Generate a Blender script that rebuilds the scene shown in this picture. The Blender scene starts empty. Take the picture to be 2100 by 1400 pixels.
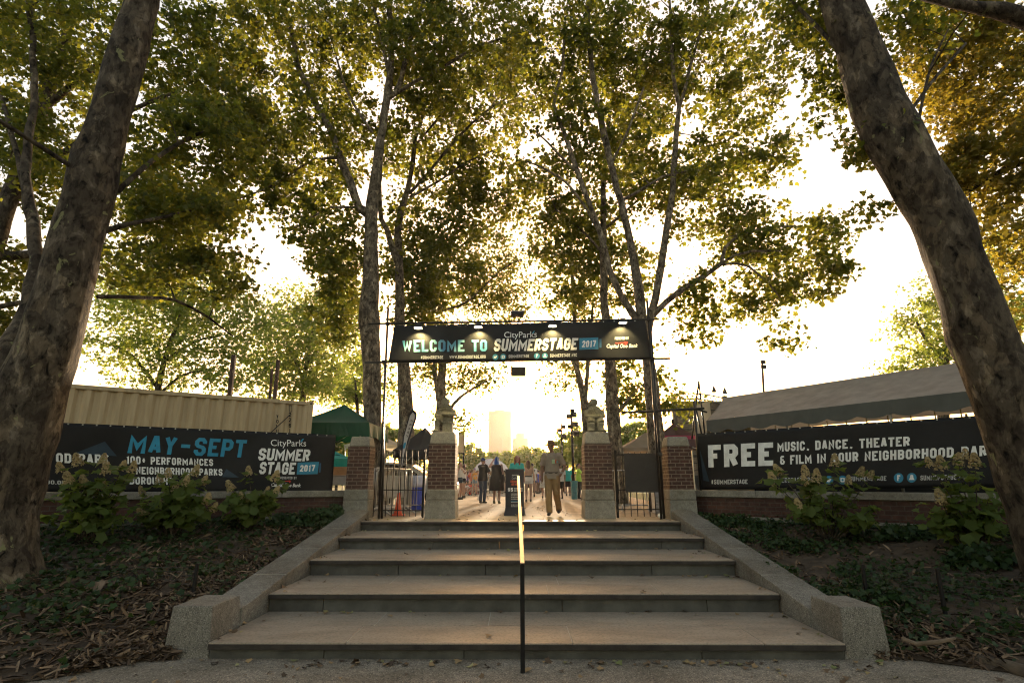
import bpy, bmesh, math, random
import numpy as np
from mathutils import Vector, Matrix, noise, Quaternion
R = math.radians
sc = bpy.context.scene
C = sc.collection

# ------------------------------------------------------------------ camera, sky, sun, exposure
F, W2, H2 = 1127.0, 1050.0, 700.0            # focal length and centre of the 2100 x 1400 photograph
PITCH, YAW, CZ = R(14.43), R(0.30), 1.70
cam_d = bpy.data.cameras.new('camera'); cam = bpy.data.objects.new('camera', cam_d); C.objects.link(cam)
cam_d.sensor_width = 36; cam_d.lens = F / 2100 * 36
cam_d.clip_start = 0.05; cam_d.clip_end = 6000
cam.location = (0, 0, CZ); cam.rotation_euler = (R(90) + PITCH, 0, YAW)
sc.camera = cam

SUN_EL, SUN_AZ = R(5.4), R(3.4)             # sun ahead of the camera, a little right of the gate
world = bpy.data.worlds.new('World'); sc.world = world; world.use_nodes = True
wn = world.node_tree; bgn = wn.nodes['Background']
sky = wn.nodes.new('ShaderNodeTexSky'); sky.sky_type = 'NISHITA'; sky.sun_disc = False
sky.sun_elevation = SUN_EL; sky.sun_rotation = SUN_AZ
sky.air_density = 1.0; sky.dust_density = 3.0; sky.ozone_density = 1.0
tint = wn.nodes.new('ShaderNodeMix'); tint.data_type = 'RGBA'; tint.blend_type = 'MULTIPLY'; tint.inputs[0].default_value = 1
tint.inputs[7].default_value = (1.0, .79, .64, 1)          # warm, dusty evening air
wn.links.new(sky.outputs[0], tint.inputs[6]); wn.links.new(tint.outputs[2], bgn.inputs[0]); bgn.inputs[1].default_value = 0.15
sd = bpy.data.lights.new('sun', 'SUN'); sun = bpy.data.objects.new('sun', sd); C.objects.link(sun)
sd.energy = 1.7; sd.angle = R(3); sd.color = (1.0, 0.78, 0.52)
sdir = Vector((math.sin(SUN_AZ) * math.cos(SUN_EL), math.cos(SUN_AZ) * math.cos(SUN_EL), math.sin(SUN_EL)))
sun.rotation_euler = sdir.to_track_quat('Z', 'Y').to_euler()
sc.view_settings.view_transform = 'Standard'; sc.view_settings.look = 'None'
sc.view_settings.exposure = 2.68; sc.view_settings.gamma = 1.0
sc.render.engine = 'CYCLES'
cy = sc.cycles
cy.use_denoising = True; cy.filter_width = 1.15
cy.max_bounces = 7; cy.diffuse_bounces = 3; cy.glossy_bounces = 3; cy.transmission_bounces = 4; cy.volume_bounces = 1
cy.sample_clamp_indirect = 6.0; cy.caustics_reflective = False; cy.caustics_refractive = False

# ------------------------------------------------------------------ photo pixel -> point in the place
_cy, _sy, _cp, _sp = math.cos(YAW), math.sin(YAW), math.cos(PITCH), math.sin(PITCH)
CAMP = Vector((0, 0, CZ))
def ray(px, py):
    u, v = (px - W2) / F, (H2 - py) / F
    a, b, c = u, _cp - v * _sp, _sp + v * _cp
    return Vector((a * _cy - b * _sy, a * _sy + b * _cy, c))
def P(px, py, Y):
    r = ray(px, py); return CAMP + r * (Y / r.y)
def PZ(px, py, z):
    r = ray(px, py); return CAMP + r * ((z - CZ) / r.z)
def depth(p):
    q = Vector(p) - CAMP
    return (q.y * _cy - q.x * _sy) * _cp + q.z * _sp
def szm(npx, p): return npx * depth(p) / F

# ------------------------------------------------------------------ mesh helpers
def origin(o):
    v = Vector((0, 0, 0))
    while o is not None:
        v += o.location; o = o.parent
    return v
def link_mesh(name, me, mat, parent):
    ob = bpy.data.objects.new(name, me); C.objects.link(ob)
    for m in (mat if isinstance(mat, (list, tuple)) else [mat]): me.materials.append(m)
    if parent is not None: ob.parent = parent
    return ob
def box_uv(me):
    n = len(me.loops)
    if n == 0: return
    co = np.empty(len(me.vertices) * 3, 'f'); me.vertices.foreach_get('co', co); co = co.reshape(-1, 3)
    vi = np.empty(n, 'i'); me.loops.foreach_get('vertex_index', vi)
    pn = np.empty(len(me.polygons) * 3, 'f'); me.polygons.foreach_get('normal', pn); pn = np.abs(pn.reshape(-1, 3))
    lt = np.empty(len(me.polygons), 'i'); me.polygons.foreach_get('loop_total', lt)
    ax = np.repeat(pn.argmax(1), lt); c = co[vi]
    u = np.where(ax == 0, c[:, 1], c[:, 0]); v = np.where(ax == 2, c[:, 1], c[:, 2])
    uvl = me.uv_layers.new(name='uv')
    uvl.data.foreach_set('uv', np.stack([u, v], 1).astype('f').ravel())
class MB:
    def __init__(s): s.v = []; s.f = []; s.m = []; s.mi = 0
    def add(s, vs, fs):
        k = len(s.v); s.v += [Vector(p) for p in vs]
        s.f += [tuple(i + k for i in f) for f in fs]; s.m += [s.mi] * len(fs)
    def obox(s, c, ax, ay, az):
        c, ax, ay, az = map(Vector, (c, ax, ay, az))
        vs = [c + ax * i + ay * j + az * k for k in (-1, 1) for j in (-1, 1) for i in (-1, 1)]
        s.add(vs, [(0, 2, 3, 1), (4, 5, 7, 6), (0, 1, 5, 4), (2, 6, 7, 3), (0, 4, 6, 2), (1, 3, 7, 5)])
    def box(s, x0, x1, y0, y1, z0, z1):
        s.obox(((x0 + x1) / 2, (y0 + y1) / 2, (z0 + z1) / 2), ((x1 - x0) / 2, 0, 0), (0, (y1 - y0) / 2, 0), (0, 0, (z1 - z0) / 2))
    def frustum(s, c, z0, z1, a0, b0, a1, b1):
        x, y = c[0], c[1]
        vs = [(x - a0, y - b0, z0), (x + a0, y - b0, z0), (x + a0, y + b0, z0), (x - a0, y + b0, z0),
              (x - a1, y - b1, z1), (x + a1, y - b1, z1), (x + a1, y + b1, z1), (x - a1, y + b1, z1)]
        s.add(vs, [(3, 2, 1, 0), (4, 5, 6, 7), (0, 1, 5, 4), (1, 2, 6, 5), (2, 3, 7, 6), (3, 0, 4, 7)])
    def beam(s, p0, p1, w, h, up=(0, 0, 1)):
        p0, p1 = Vector(p0), Vector(p1); d = p1 - p0; t = d.normalized()
        a = t.cross(Vector(up))
        if a.length < 1e-4: a = t.cross(Vector((0, 1, 0)))
        a.normalize(); b = a.cross(t)
        s.obox((p0 + p1) / 2, a * w / 2, d / 2, b * h / 2)
    def tube(s, pts, rad, n=8, cap=True):
        pts = [Vector(p) for p in pts]; m = len(pts)
        if not hasattr(rad, '__len__'): rad = [rad] * m
        a = None; k0 = len(s.v); vs = []
        for i in range(m):
            t = (pts[min(i + 1, m - 1)] - pts[max(i - 1, 0)]).normalized()
            if a is None:
                a = t.cross(Vector((0.3, 0.9, 0.2)))
                if a.length < .05: a = t.cross(Vector((1, 0, 0)))
            a = (a - t * a.dot(t)).normalized(); b = t.cross(a)
            for j in range(n):
                q = 2 * math.pi * j / n
                vs.append(pts[i] + (a * math.cos(q) + b * math.sin(q)) * rad[i])
        fs = [(i * n + j, i * n + (j + 1) % n, (i + 1) * n + (j + 1) % n, (i + 1) * n + j) for i in range(m - 1) for j in range(n)]
        if cap: fs += [tuple(range(n - 1, -1, -1)), tuple(range((m - 1) * n, m * n))]
        s.add(vs, fs)
    def rings(s, rr, n=16, cap=True):            # rr: (x, y, z, rx, ry)
        vs = [(x + rx * math.cos(2 * math.pi * j / n), y + ry * math.sin(2 * math.pi * j / n), z) for x, y, z, rx, ry in rr for j in range(n)]
        m = len(rr)
        fs = [(i * n + j, i * n + (j + 1) % n, (i + 1) * n + (j + 1) % n, (i + 1) * n + j) for i in range(m - 1) for j in range(n)]
        if cap: fs += [tuple(range(n - 1, -1, -1)), tuple(range((m - 1) * n, m * n))]
        s.add(vs, fs)
    def ell(s, c, r, nu=12, nv=8, rot=None):
        c = Vector(c); vs = []
        for i in range(nv + 1):
            th = math.pi * i / nv
            for j in range(nu):
                p = Vector((r[0] * math.sin(th) * math.cos(2 * math.pi * j / nu), r[1] * math.sin(th) * math.sin(2 * math.pi * j / nu), -r[2] * math.cos(th)))
                vs.append(c + (rot @ p if rot else p))
        s.add(vs, [(i * nu + j, i * nu + (j + 1) % nu, (i + 1) * nu + (j + 1) % nu, (i + 1) * nu + j) for i in range(nv) for j in range(nu)])
    def prism(s, poly, off):
        off = Vector(off); n = len(poly); a = [Vector(p) for p in poly]
        s.add(a + [p + off for p in a], [tuple(range(n - 1, -1, -1)), tuple(range(n, 2 * n))] + [(i, (i + 1) % n, n + (i + 1) % n, n + i) for i in range(n)])
    def mesh(s, o=Vector((0, 0, 0))):
        me = bpy.data.meshes.new('m')
        me.from_pydata([tuple(p - o) for p in s.v], [], s.f)
        if any(s.m): me.polygons.foreach_set('material_index', s.m)
        return me
    def build(s, name, mat, parent=None, smooth=False, bevel=0, seg=1, uv=True, wob=0, wobs=3.0):
        me = s.mesh(origin(parent) if parent is not None else Vector((0, 0, 0)))
        if bevel or wob:
            bm = bmesh.new(); bm.from_mesh(me)
            bmesh.ops.remove_doubles(bm, verts=bm.verts, dist=1e-5)
            bmesh.ops.recalc_face_normals(bm, faces=bm.faces)
            if bevel:
                ed = [e for e in bm.edges if len(e.link_faces) == 2 and e.calc_face_angle(0) > .5]
                bmesh.ops.bevel(bm, geom=ed, offset=bevel, segments=seg, profile=.5, affect='EDGES', clamp_overlap=True)
            if wob:
                for v in bm.verts: v.co += noise.noise_vector(v.co * wobs) * wob
            bm.to_mesh(me); bm.free()
        if smooth: me.polygons.foreach_set('use_smooth', [True] * len(me.polygons))
        me.update()
        if uv: box_uv(me)
        me.name = name
        return link_mesh(name, me, mat, parent)
def tag(o, label=None, cat=None, group=None, kind=None):
    if label: o['label'] = label
    if cat: o['category'] = cat
    if group: o['group'] = group
    if kind: o['kind'] = kind
    return o
def thing(name, label, cat, loc=(0, 0, 0), group=None):
    o = bpy.data.objects.new(name, None); C.objects.link(o); o.location = loc; o.empty_display_size = .2
    return tag(o, label, cat, group)
def copy_tree(o, parent=None):
    c = o.copy(); C.objects.link(c); c.parent = parent
    for ch in list(o.children): copy_tree(ch, c)
    return c
def np_mesh(name, verts, counts, mat, parent=None, matidx=None):
    """verts (N,3) in face order, counts = corners of each face; every face has its own vertices"""
    me = bpy.data.meshes.new(name)
    o = np.array(origin(parent) if parent is not None else (0, 0, 0))
    v = (verts - o).astype('f'); n = len(v); counts = np.asarray(counts, 'i')
    me.vertices.add(n); me.vertices.foreach_set('co', v.ravel())
    me.loops.add(n); me.loops.foreach_set('vertex_index', np.arange(n, dtype='i'))
    me.polygons.add(len(counts))
    me.polygons.foreach_set('loop_start', np.concatenate([[0], np.cumsum(counts)[:-1]]).astype('i'))
    if matidx is not None: me.polygons.foreach_set('material_index', np.asarray(matidx, 'i'))
    me.update(calc_edges=True); me.validate()
    return link_mesh(name, me, mat, parent)

# ------------------------------------------------------------------ materials
def nodes(name):
    m = bpy.data.materials.new(name); m.use_nodes = True; nt = m.node_tree
    b = nt.nodes['Principled BSDF']; return m, nt, b
def N(nt, t, **k):
    n = nt.nodes.new('ShaderNode' + t)
    for a, v in k.items(): setattr(n, a, v)
    return n
def nz(nt, co, scale, detail=4, rough=.6, dist=0):
    n = N(nt, 'TexNoise'); n.inputs['Scale'].default_value = scale; n.inputs['Detail'].default_value = detail
    n.inputs['Roughness'].default_value = rough; n.inputs['Distortion'].default_value = dist
    nt.links.new(co, n.inputs['Vector']); return n.outputs['Fac']
def ramp(nt, fac, stops):
    r = N(nt, 'ValToRGB'); e = r.color_ramp.elements
    while len(e) < len(stops): e.new(.5)
    for q, (p, c) in zip(e, stops): q.position = p; q.color = (*c, 1) if len(c) == 3 else c
    nt.links.new(fac, r.inputs[0]); return r.outputs[0]
def mixc(nt, fac, a, b, mode='MIX'):
    n = N(nt, 'Mix', data_type='RGBA', blend_type=mode)
    for s_, x in ((0, fac), (6, a), (7, b)):
        if isinstance(x, (int, float)): n.inputs[s_].default_value = x
        elif isinstance(x, tuple): n.inputs[s_].default_value = (*x, 1)
        else: nt.links.new(x, n.inputs[s_])
    return n.outputs[2]
def bump(nt, b, h, st, dist=.02):
    n = N(nt, 'Bump'); n.inputs['Strength'].default_value = st; n.inputs['Distance'].default_value = dist
    nt.links.new(h, n.inputs['Height']); nt.links.new(n.outputs[0], b.inputs['Normal'])
def tc(nt, w='Object'): return N(nt, 'TexCoord').outputs[w]
def M(name, col, col2=None, rough=.7, scale=4., bst=0., bsc=60., metal=0., spec=.4, lo=.35, hi=.65, trans=0):
    m, nt, b = nodes(name); co = tc(nt)
    col2 = col2 or tuple(c * .72 for c in col)
    f = nz(nt, co, scale, 6)
    nt.links.new(ramp(nt, f, [(lo, col2), (hi, col)]), b.inputs['Base Color'])
    b.inputs['Roughness'].default_value = rough; b.inputs['Metallic'].default_value = metal
    b.inputs['Specular IOR Level'].default_value = spec
    if bst: bump(nt, b, nz(nt, co, bsc, 5), bst, .01)
    return m
def speckle(name, base, dark, light, scale, rough=.85, stain=(.5, .5, .5), bst=.4):
    m, nt, b = nodes(name); co = tc(nt)
    vo = N(nt, 'TexVoronoi'); vo.inputs['Scale'].default_value = scale; nt.links.new(co, vo.inputs['Vector'])
    wn_ = N(nt, 'TexWhiteNoise'); nt.links.new(vo.outputs['Color'], wn_.inputs['Vector'])
    c = ramp(nt, wn_.outputs['Value'], [(0, dark), (.3, base), (.72, base), (1, light)])
    st = ramp(nt, nz(nt, co, 1.3, 6, .65), [(.32, stain), (.62, (1, 1, 1))])
    st2 = ramp(nt, nz(nt, co, 14, 4, .6), [(.3, (.72, .72, .72)), (.6, (1, 1, 1))])
    c = mixc(nt, 1., mixc(nt, 1., c, st, 'MULTIPLY'), st2, 'MULTIPLY')
    nt.links.new(c, b.inputs['Base Color']); b.inputs['Roughness'].default_value = rough
    b.inputs['Specular IOR Level'].default_value = .3
    bump(nt, b, vo.outputs['Distance'], bst, .006)
    return m
def bark(name, pale, mid, dark, sc_=1.0, lichen=(.2, .22, .1)):
    m, nt, b = nodes(name); co = tc(nt)
    mp = N(nt, 'Mapping'); mp.inputs['Scale'].default_value = (sc_, sc_, sc_ * .55); nt.links.new(co, mp.inputs['Vector']); v = mp.outputs[0]
    a = nz(nt, v, 5.5, 5, .62, .6); d = nz(nt, v, 13, 6, .65, .5); f = nz(nt, v, 5.2, 5, .6, .8)
    c = ramp(nt, a, [(.38, dark), (.46, mid), (.55, mid), (.61, pale)])
    c2 = ramp(nt, d, [(.32, tuple(x * .35 for x in dark)), (.47, (.72, .7, .68)), (.6, (1, 1, 1)), (.8, (1.25, 1.2, 1.1))])
    c = mixc(nt, 1., c, c2, 'MULTIPLY')
    dm = N(nt, 'VectorMath', operation='MULTIPLY_ADD'); dn = N(nt, 'TexNoise'); dn.inputs['Scale'].default_value = 7; dn.inputs['Detail'].default_value = 4; nt.links.new(v, dn.inputs['Vector'])
    nt.links.new(dn.outputs['Color'], dm.inputs[0]); dm.inputs[1].default_value = (.3, .3, .3); nt.links.new(v, dm.inputs[2])
    vo = N(nt, 'TexVoronoi'); vo.inputs['Scale'].default_value = 8; nt.links.new(dm.outputs[0], vo.inputs['Vector'])
    sx = N(nt, 'SeparateColor'); nt.links.new(vo.outputs['Color'], sx.inputs[0])
    flake = ramp(nt, sx.outputs[0], [(.0, (.42, .4, .38)), (.3, (.5, .48, .46)), (.34, (.9, .88, .86)), (.7, (1, 1, 1)), (.74, (1.5, 1.45, 1.3)), (1, (1.75, 1.65, 1.45))])
    c = mixc(nt, .55, c, flake, 'MULTIPLY')
    fl = ramp(nt, f, [(.635, (0, 0, 0)), (.66, (1, 1, 1))])
    c = mixc(nt, fl, c, lichen)
    nt.links.new(c, b.inputs['Base Color']); b.inputs['Roughness'].default_value = .9; b.inputs['Specular IOR Level'].default_value = .2
    st = N(nt, 'Mapping'); st.inputs['Scale'].default_value = (14, 14, 2.6); nt.links.new(co, st.inputs['Vector'])
    h = N(nt, 'Math', operation='MULTIPLY_ADD'); nt.links.new(sx.outputs[0], h.inputs[0]); h.inputs[1].default_value = .45; nt.links.new(nz(nt, st.outputs[0], 2.2, 6, .7, .4), h.inputs[2])
    bump(nt, b, h.outputs[0], .9, .03)
    return m
def leafmat(name, c1, c2, t1, t2, tr=.45, rough=.5):
    m, nt, b = nodes(name)
    g = N(nt, 'NewGeometry'); ri = g.outputs['Random Per Island']
    co = tc(nt); big = nz(nt, co, .55, 3)
    mixf = N(nt, 'Math', operation='MULTIPLY_ADD'); nt.links.new(big, mixf.inputs[0]); mixf.inputs[1].default_value = .9
    sb = N(nt, 'Math', operation='MULTIPLY_ADD'); nt.links.new(ri, sb.inputs[0]); sb.inputs[1].default_value = .75; sb.inputs[2].default_value = -.3
    nt.links.new(sb.outputs[0], mixf.inputs[2])
    mixf.use_clamp = True
    c = mixc(nt, mixf.outputs[0], c1, c2); t = mixc(nt, mixf.outputs[0], t1, t2)
    nt.links.new(c, b.inputs['Base Color']); b.inputs['Roughness'].default_value = rough; b.inputs['Specular IOR Level'].default_value = .25
    tl = N(nt, 'BsdfTranslucent'); nt.links.new(t, tl.inputs[0])
    mx = N(nt, 'MixShader'); mx.inputs[0].default_value = tr
    nt.links.new(b.outputs[0], mx.inputs[1]); nt.links.new(tl.outputs[0], mx.inputs[2])
    nt.links.new(mx.outputs[0], nt.nodes['Material Output'].inputs[0])
    return m
def brickmat(name, c1, c2, mortar, bw=.205, bh=.077, ms=.009):
    m, nt, b = nodes(name); uv = N(nt, 'UVMap'); uv.uv_map = 'uv'
    wob = N(nt, 'Mix', data_type='VECTOR'); wob.inputs[0].default_value = .006
    nn = N(nt, 'TexNoise'); nn.inputs['Scale'].default_value = 9; nt.links.new(uv.outputs[0], nn.inputs['Vector'])
    nt.links.new(uv.outputs[0], wob.inputs[4]); nt.links.new(nn.outputs['Color'], wob.inputs[5])
    t = N(nt, 'TexBrick'); t.inputs['Scale'].default_value = 1; t.inputs['Brick Width'].default_value = bw; t.inputs['Row Height'].default_value = bh
    t.inputs['Mortar Size'].default_value = ms; t.inputs['Mortar Smooth'].default_value = .15; t.inputs['Bias'].default_value = .1
    t.inputs['Color1'].default_value = (*c1, 1); t.inputs['Color2'].default_value = (*c2, 1); t.inputs['Mortar'].default_value = (*mortar, 1)
    nt.links.new(wob.outputs[1], t.inputs['Vector'])
    co = tc(nt)
    c = mixc(nt, 1., t.outputs['Color'], ramp(nt, nz(nt, co, 7, 6, .7), [(.3, (.55, .52, .5)), (.65, (1.15, 1.1, 1.05))]), 'MULTIPLY')
    nt.links.new(c, b.inputs['Base Color']); b.inputs['Roughness'].default_value = .85; b.inputs['Specular IOR Level'].default_value = .3
    h = N(nt, 'Math', operation='MULTIPLY_ADD'); nt.links.new(nz(nt, co, 60, 4), h.inputs[0]); h.inputs[1].default_value = .35
    inv = N(nt, 'Math', operation='SUBTRACT'); inv.inputs[0].default_value = 1; nt.links.new(t.outputs['Fac'], inv.inputs[1])
    nt.links.new(inv.outputs[0], h.inputs[2]); bump(nt, b, h.outputs[0], .7, .008)
    return m
def plain(name, col, rough=.6, metal=0., spec=.4):
    m, nt, b = nodes(name); co = tc(nt)
    f = nz(nt, co, 9, 4)
    nt.links.new(ramp(nt, f, [(.3, tuple(c * .8 for c in col)), (.7, tuple(min(1, c * 1.08) for c in col))]), b.inputs['Base Color'])
    b.inputs['Roughness'].default_value = rough; b.inputs['Metallic'].default_value = metal; b.inputs['Specular IOR Level'].default_value = spec
    return m

MT = {}
MT['granite'] = speckle('granite', (.215, .198, .168), (.07, .064, .056), (.40, .37, .32), 150, .85, (.55, .52, .48))
MT['limestone'] = speckle('limestone', (.27, .25, .21), (.2, .18, .15), (.35, .325, .275), 90, .9, (.6, .57, .5), .2)
MT['statue'] = speckle('carved_stone', (.26, .235, .17), (.17, .15, .1), (.33, .3, .22), 70, .95, (.5, .48, .36), .3)
MT['asphalt'] = speckle('path_asphalt', (.27, .225, .175), (.10, .088, .073), (.50, .42, .33), 95, .9, (.62, .6, .56), .6)
MT['brick'] = brickmat('brick', (.088, .042, .03), (.055, .029, .023), (.19, .15, .12))
MT['brickwall'] = brickmat('wall_brick', (.095, .042, .03), (.06, .03, .024), (.085, .065, .052))
MT['black'] = plain('black_paint', (.010, .009, .009), .6, 0, .2)
MT['blackpipe'] = plain('black_pipe', (.018, .017, .017), .38, .3)
MT['darkmetal'] = plain('dark_metal', (.035, .033, .032), .5, .6)
MT['steel'] = plain('galvanised_steel', (.42, .42, .41), .38, .9)
MT['brass'] = plain('worn_rail_metal', (.34, .29, .22), .34, 1.0)
MT['white'] = plain('white_paint', (.75, .74, .7), .55)
MT['soil'] = M('soil', (.085, .058, .037), (.04, .027, .018), .95, 6, .8, 25)
# ------------------------------------------------------------------ ground, paths, beds
def smat(name, c, c2, rough=.9, sc_=3, bst=.5, bsc=40): return M(name, c, c2, rough, sc_, bst, bsc)
MT['lawn'] = smat('lawn_green', (.10, .13, .03), (.05, .075, .02), .95, 5)
def pavemat():
    m, nt, b = nodes('flagstone'); uv = N(nt, 'UVMap'); uv.uv_map = 'uv'
    t = N(nt, 'TexBrick'); t.inputs['Scale'].default_value = 1; t.inputs['Brick Width'].default_value = 1.25; t.inputs['Row Height'].default_value = .62
    t.inputs['Mortar Size'].default_value = .007; t.inputs['Bias'].default_value = 0
    t.inputs['Color1'].default_value = (.34, .28, .21, 1); t.inputs['Color2'].default_value = (.27, .225, .17, 1); t.inputs['Mortar'].default_value = (.14, .11, .08, 1)
    nt.links.new(uv.outputs[0], t.inputs['Vector']); co = tc(nt)
    c = mixc(nt, 1., t.outputs['Color'], ramp(nt, nz(nt, co, 2.2, 7, .7), [(.3, (.7, .68, .65)), (.65, (1.05, 1.05, 1.03))]), 'MULTIPLY')
    nt.links.new(c, b.inputs['Base Color']); b.inputs['Roughness'].default_value = .9; b.inputs['Specular IOR Level'].default_value = .15
    bump(nt, b, nz(nt, co, 22, 5), .3, .01); return m
MT['pave'] = pavemat()
def treadmat():
    m, nt, b = nodes('bluestone_tread'); co = tc(nt)
    st = N(nt, 'Mapping'); st.inputs['Scale'].default_value = (.8, 2.4, 1); nt.links.new(co, st.inputs['Vector'])
    c = ramp(nt, nz(nt, st.outputs[0], 1.4, 8, .66, .4), [(.25, (.17, .133, .10)), (.45, (.275, .222, .17)), (.72, (.36, .295, .228))])
    sp = ramp(nt, nz(nt, co, 34, 4, .7), [(.3, (.55, .53, .5)), (.5, (.95, .95, .95)), (.8, (1.15, 1.12, 1.08))])
    c = mixc(nt, 1., c, sp, 'MULTIPLY')
    nt.links.new(c, b.inputs['Base Color']); b.inputs['Roughness'].default_value = .62; b.inputs['Specular IOR Level'].default_value = .45
    bump(nt, b, nz(nt, co, 45, 6, .7), .35, .008); return m
MT['tread'] = treadmat()
MT['riser'] = M('bluestone_riser', (.095, .092, .080), (.045, .043, .037), .8, 3.5, .3, 50)
MT['nosing'] = M('dark_nosing', (.045, .036, .03), (.02, .016, .014), .8, 6, .4, 50)
MT['mortar'] = plain('pale_mortar', (.46, .42, .36), .9)

def sheet(name, poly, z, mat):
    b = MB(); b.add([(x, y, z) for x, y in poly], [tuple(range(len(poly)))])
    o = b.build(name, mat); tag(o, kind='structure'); return o
sheet('asphalt_path', [(-70, -45), (70, -45), (70, 7.5), (-70, 7.5)], 0, MT['asphalt'])
PLZ = .962
sheet('lawn', [(-3.4, 12.75), (-20, 2.05), (-900, 2.05), (-900, 1000), (900, 1000), (900, 1.5), (14.85, 1.5), (3.6, 12.9)], PLZ - .012, MT['lawn'])
sheet('stone_plaza', [(-4.15, 11.9), (4.4, 11.9), (4.4, 16), (5.5, 22), (9, 60), (-9, 60), (-5.0, 22), (-4.4, 16)], PLZ - .002, MT['pave'])

def lerpline(pts, t):
    n = len(pts) - 1; q = min(max(t, 0), 1) * n; i = min(int(q), n - 1); f = q - i
    return Vector((pts[i][0] * (1 - f) + pts[i + 1][0] * f, pts[i][1] * (1 - f) + pts[i + 1][1] * f, 0))
LW0, LW1 = Vector((-3.98, 12.5, 0)), Vector((-7.85, 10.0, 0))        # front line of the left wall
RW0, RW1 = Vector((4.20, 12.5, 0)), Vector((7.62, 9.0, 0))          # front line of the right wall
LD, RD = (LW1 - LW0).normalized(), (RW1 - RW0).normalized()
LNr, RNr = Vector((-LD.y, LD.x, 0)), Vector((-RD.y, RD.x, 0))
if LNr.y > 0: LNr = -LNr
if RNr.y > 0: RNr = -RNr                                            # normals towards the camera
bedL = ([(-3.4, 6.05), (-3.72, 5.98), (-4.15, 5.5), (-6.0, 4.5), (-9, 3.7), (-15, 2.6)], [(-3.4, 12.6), (-3.6, 12.62), (-4.6, 12.2), (-7.85, 10.1), (-11.5, 7.75), (-15.5, 5.15)])
bedR = ([(3.6, 6.1), (3.95, 6.08), (4.7, 5.62), (7.0, 4.6), (9.5, 3.7), (14, 2.3)], [(3.6, 12.6), (3.9, 12.6), (4.8, 12.0), (7.62, 9.15), (10.0, 6.7), (14.0, 2.7)])
def bedpt(bed, a, t, lift=0):
    p = lerpline(bed[0], a).lerp(lerpline(bed[1], a), t)
    z = .012 + .955 * t ** .82 + (noise.noise(Vector((p.x * .8, p.y * .8, 3))) * .07 + noise.noise(Vector((p.x * 2.7, p.y * 2.7, 7))) * .035) * min(1, t * 6) * min(1, (1 - t) * 8)
    return Vector((p.x, p.y, z + lift))
def bedmesh(name, bed):
    b = MB(); na, nt_ = 90, 60
    vs = [bedpt(bed, i / na, j / nt_) for i in range(na + 1) for j in range(nt_ + 1)]
    fs = [(i * (nt_ + 1) + j, (i + 1) * (nt_ + 1) + j, (i + 1) * (nt_ + 1) + j + 1, i * (nt_ + 1) + j + 1) for i in range(na) for j in range(nt_)]
    b.add(vs, fs); o = b.build(name, MT['soil'], smooth=True); tag(o, kind='structure')
bedmesh('planting_bed', bedL); bedmesh('planting_bed', bedR)

# ------------------------------------------------------------------ stairs
SX = .107; SW = 3.18
NY = [6.06, 7.405, 8.774, 10.13, 11.489]; NZ = [.154, .368, .586, .781, .962]
st = thing('stone_staircase', 'wide outdoor flight of five deep brown-grey stone steps up to the gate', 'staircase', (SX, 6.06, 0))
rng = random.Random(5)
for i in range(5):
    y0, z = NY[i], NZ[i]; y1 = NY[i + 1] + .05 if i < 4 else 11.95
    zb = NZ[i - 1] if i else 0
    x0, x1 = SX - SW, SX + SW
    b = MB(); g = .0035
    rows = [y0, (y0 + y1) / 2 + rng.uniform(-.06, .06), y1]
    for r in range(2):
        cuts = [x0] + sorted(x0 + 2 * SW * (k + .5 + rng.uniform(-.25, .25)) / 3 for k in range(rng.choice([2, 3]))) + [x1]
        for k in range(len(cuts) - 1):
            b.box(cuts[k] + g, cuts[k + 1] - g, rows[r] + (g if r else 0), rows[r + 1] - g, z - .06, z + rng.uniform(-.0015, .0015))
    t = b.build('tread', MT['tread'], st, bevel=.006, seg=2)
    b = MB(); b.box(x0, x1, y0 - .004, y0 + .03, z - .064, z - .013); b.build('nosing', MT['nosing'], st, bevel=.003, wob=.0015, wobs=9)
    b = MB(); b.box(x0, x1, y0 + .05, y1, z - .068, z - .0045); b.build('joint_mortar', MT['mortar'], t)
    b = MB(); cuts = [x0] + sorted(x0 + 2 * SW * (k + .5 + rng.uniform(-.3, .3)) / 3 for k in range(3)) + [x1]
    for k in range(len(cuts) - 1): b.box(cuts[k] + g, cuts[k + 1] - g, y0 + .045, y0 + .3, zb - .03 if i else -.05, z - .061)
    b.build('riser', MT['riser'], st, bevel=.004)

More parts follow.
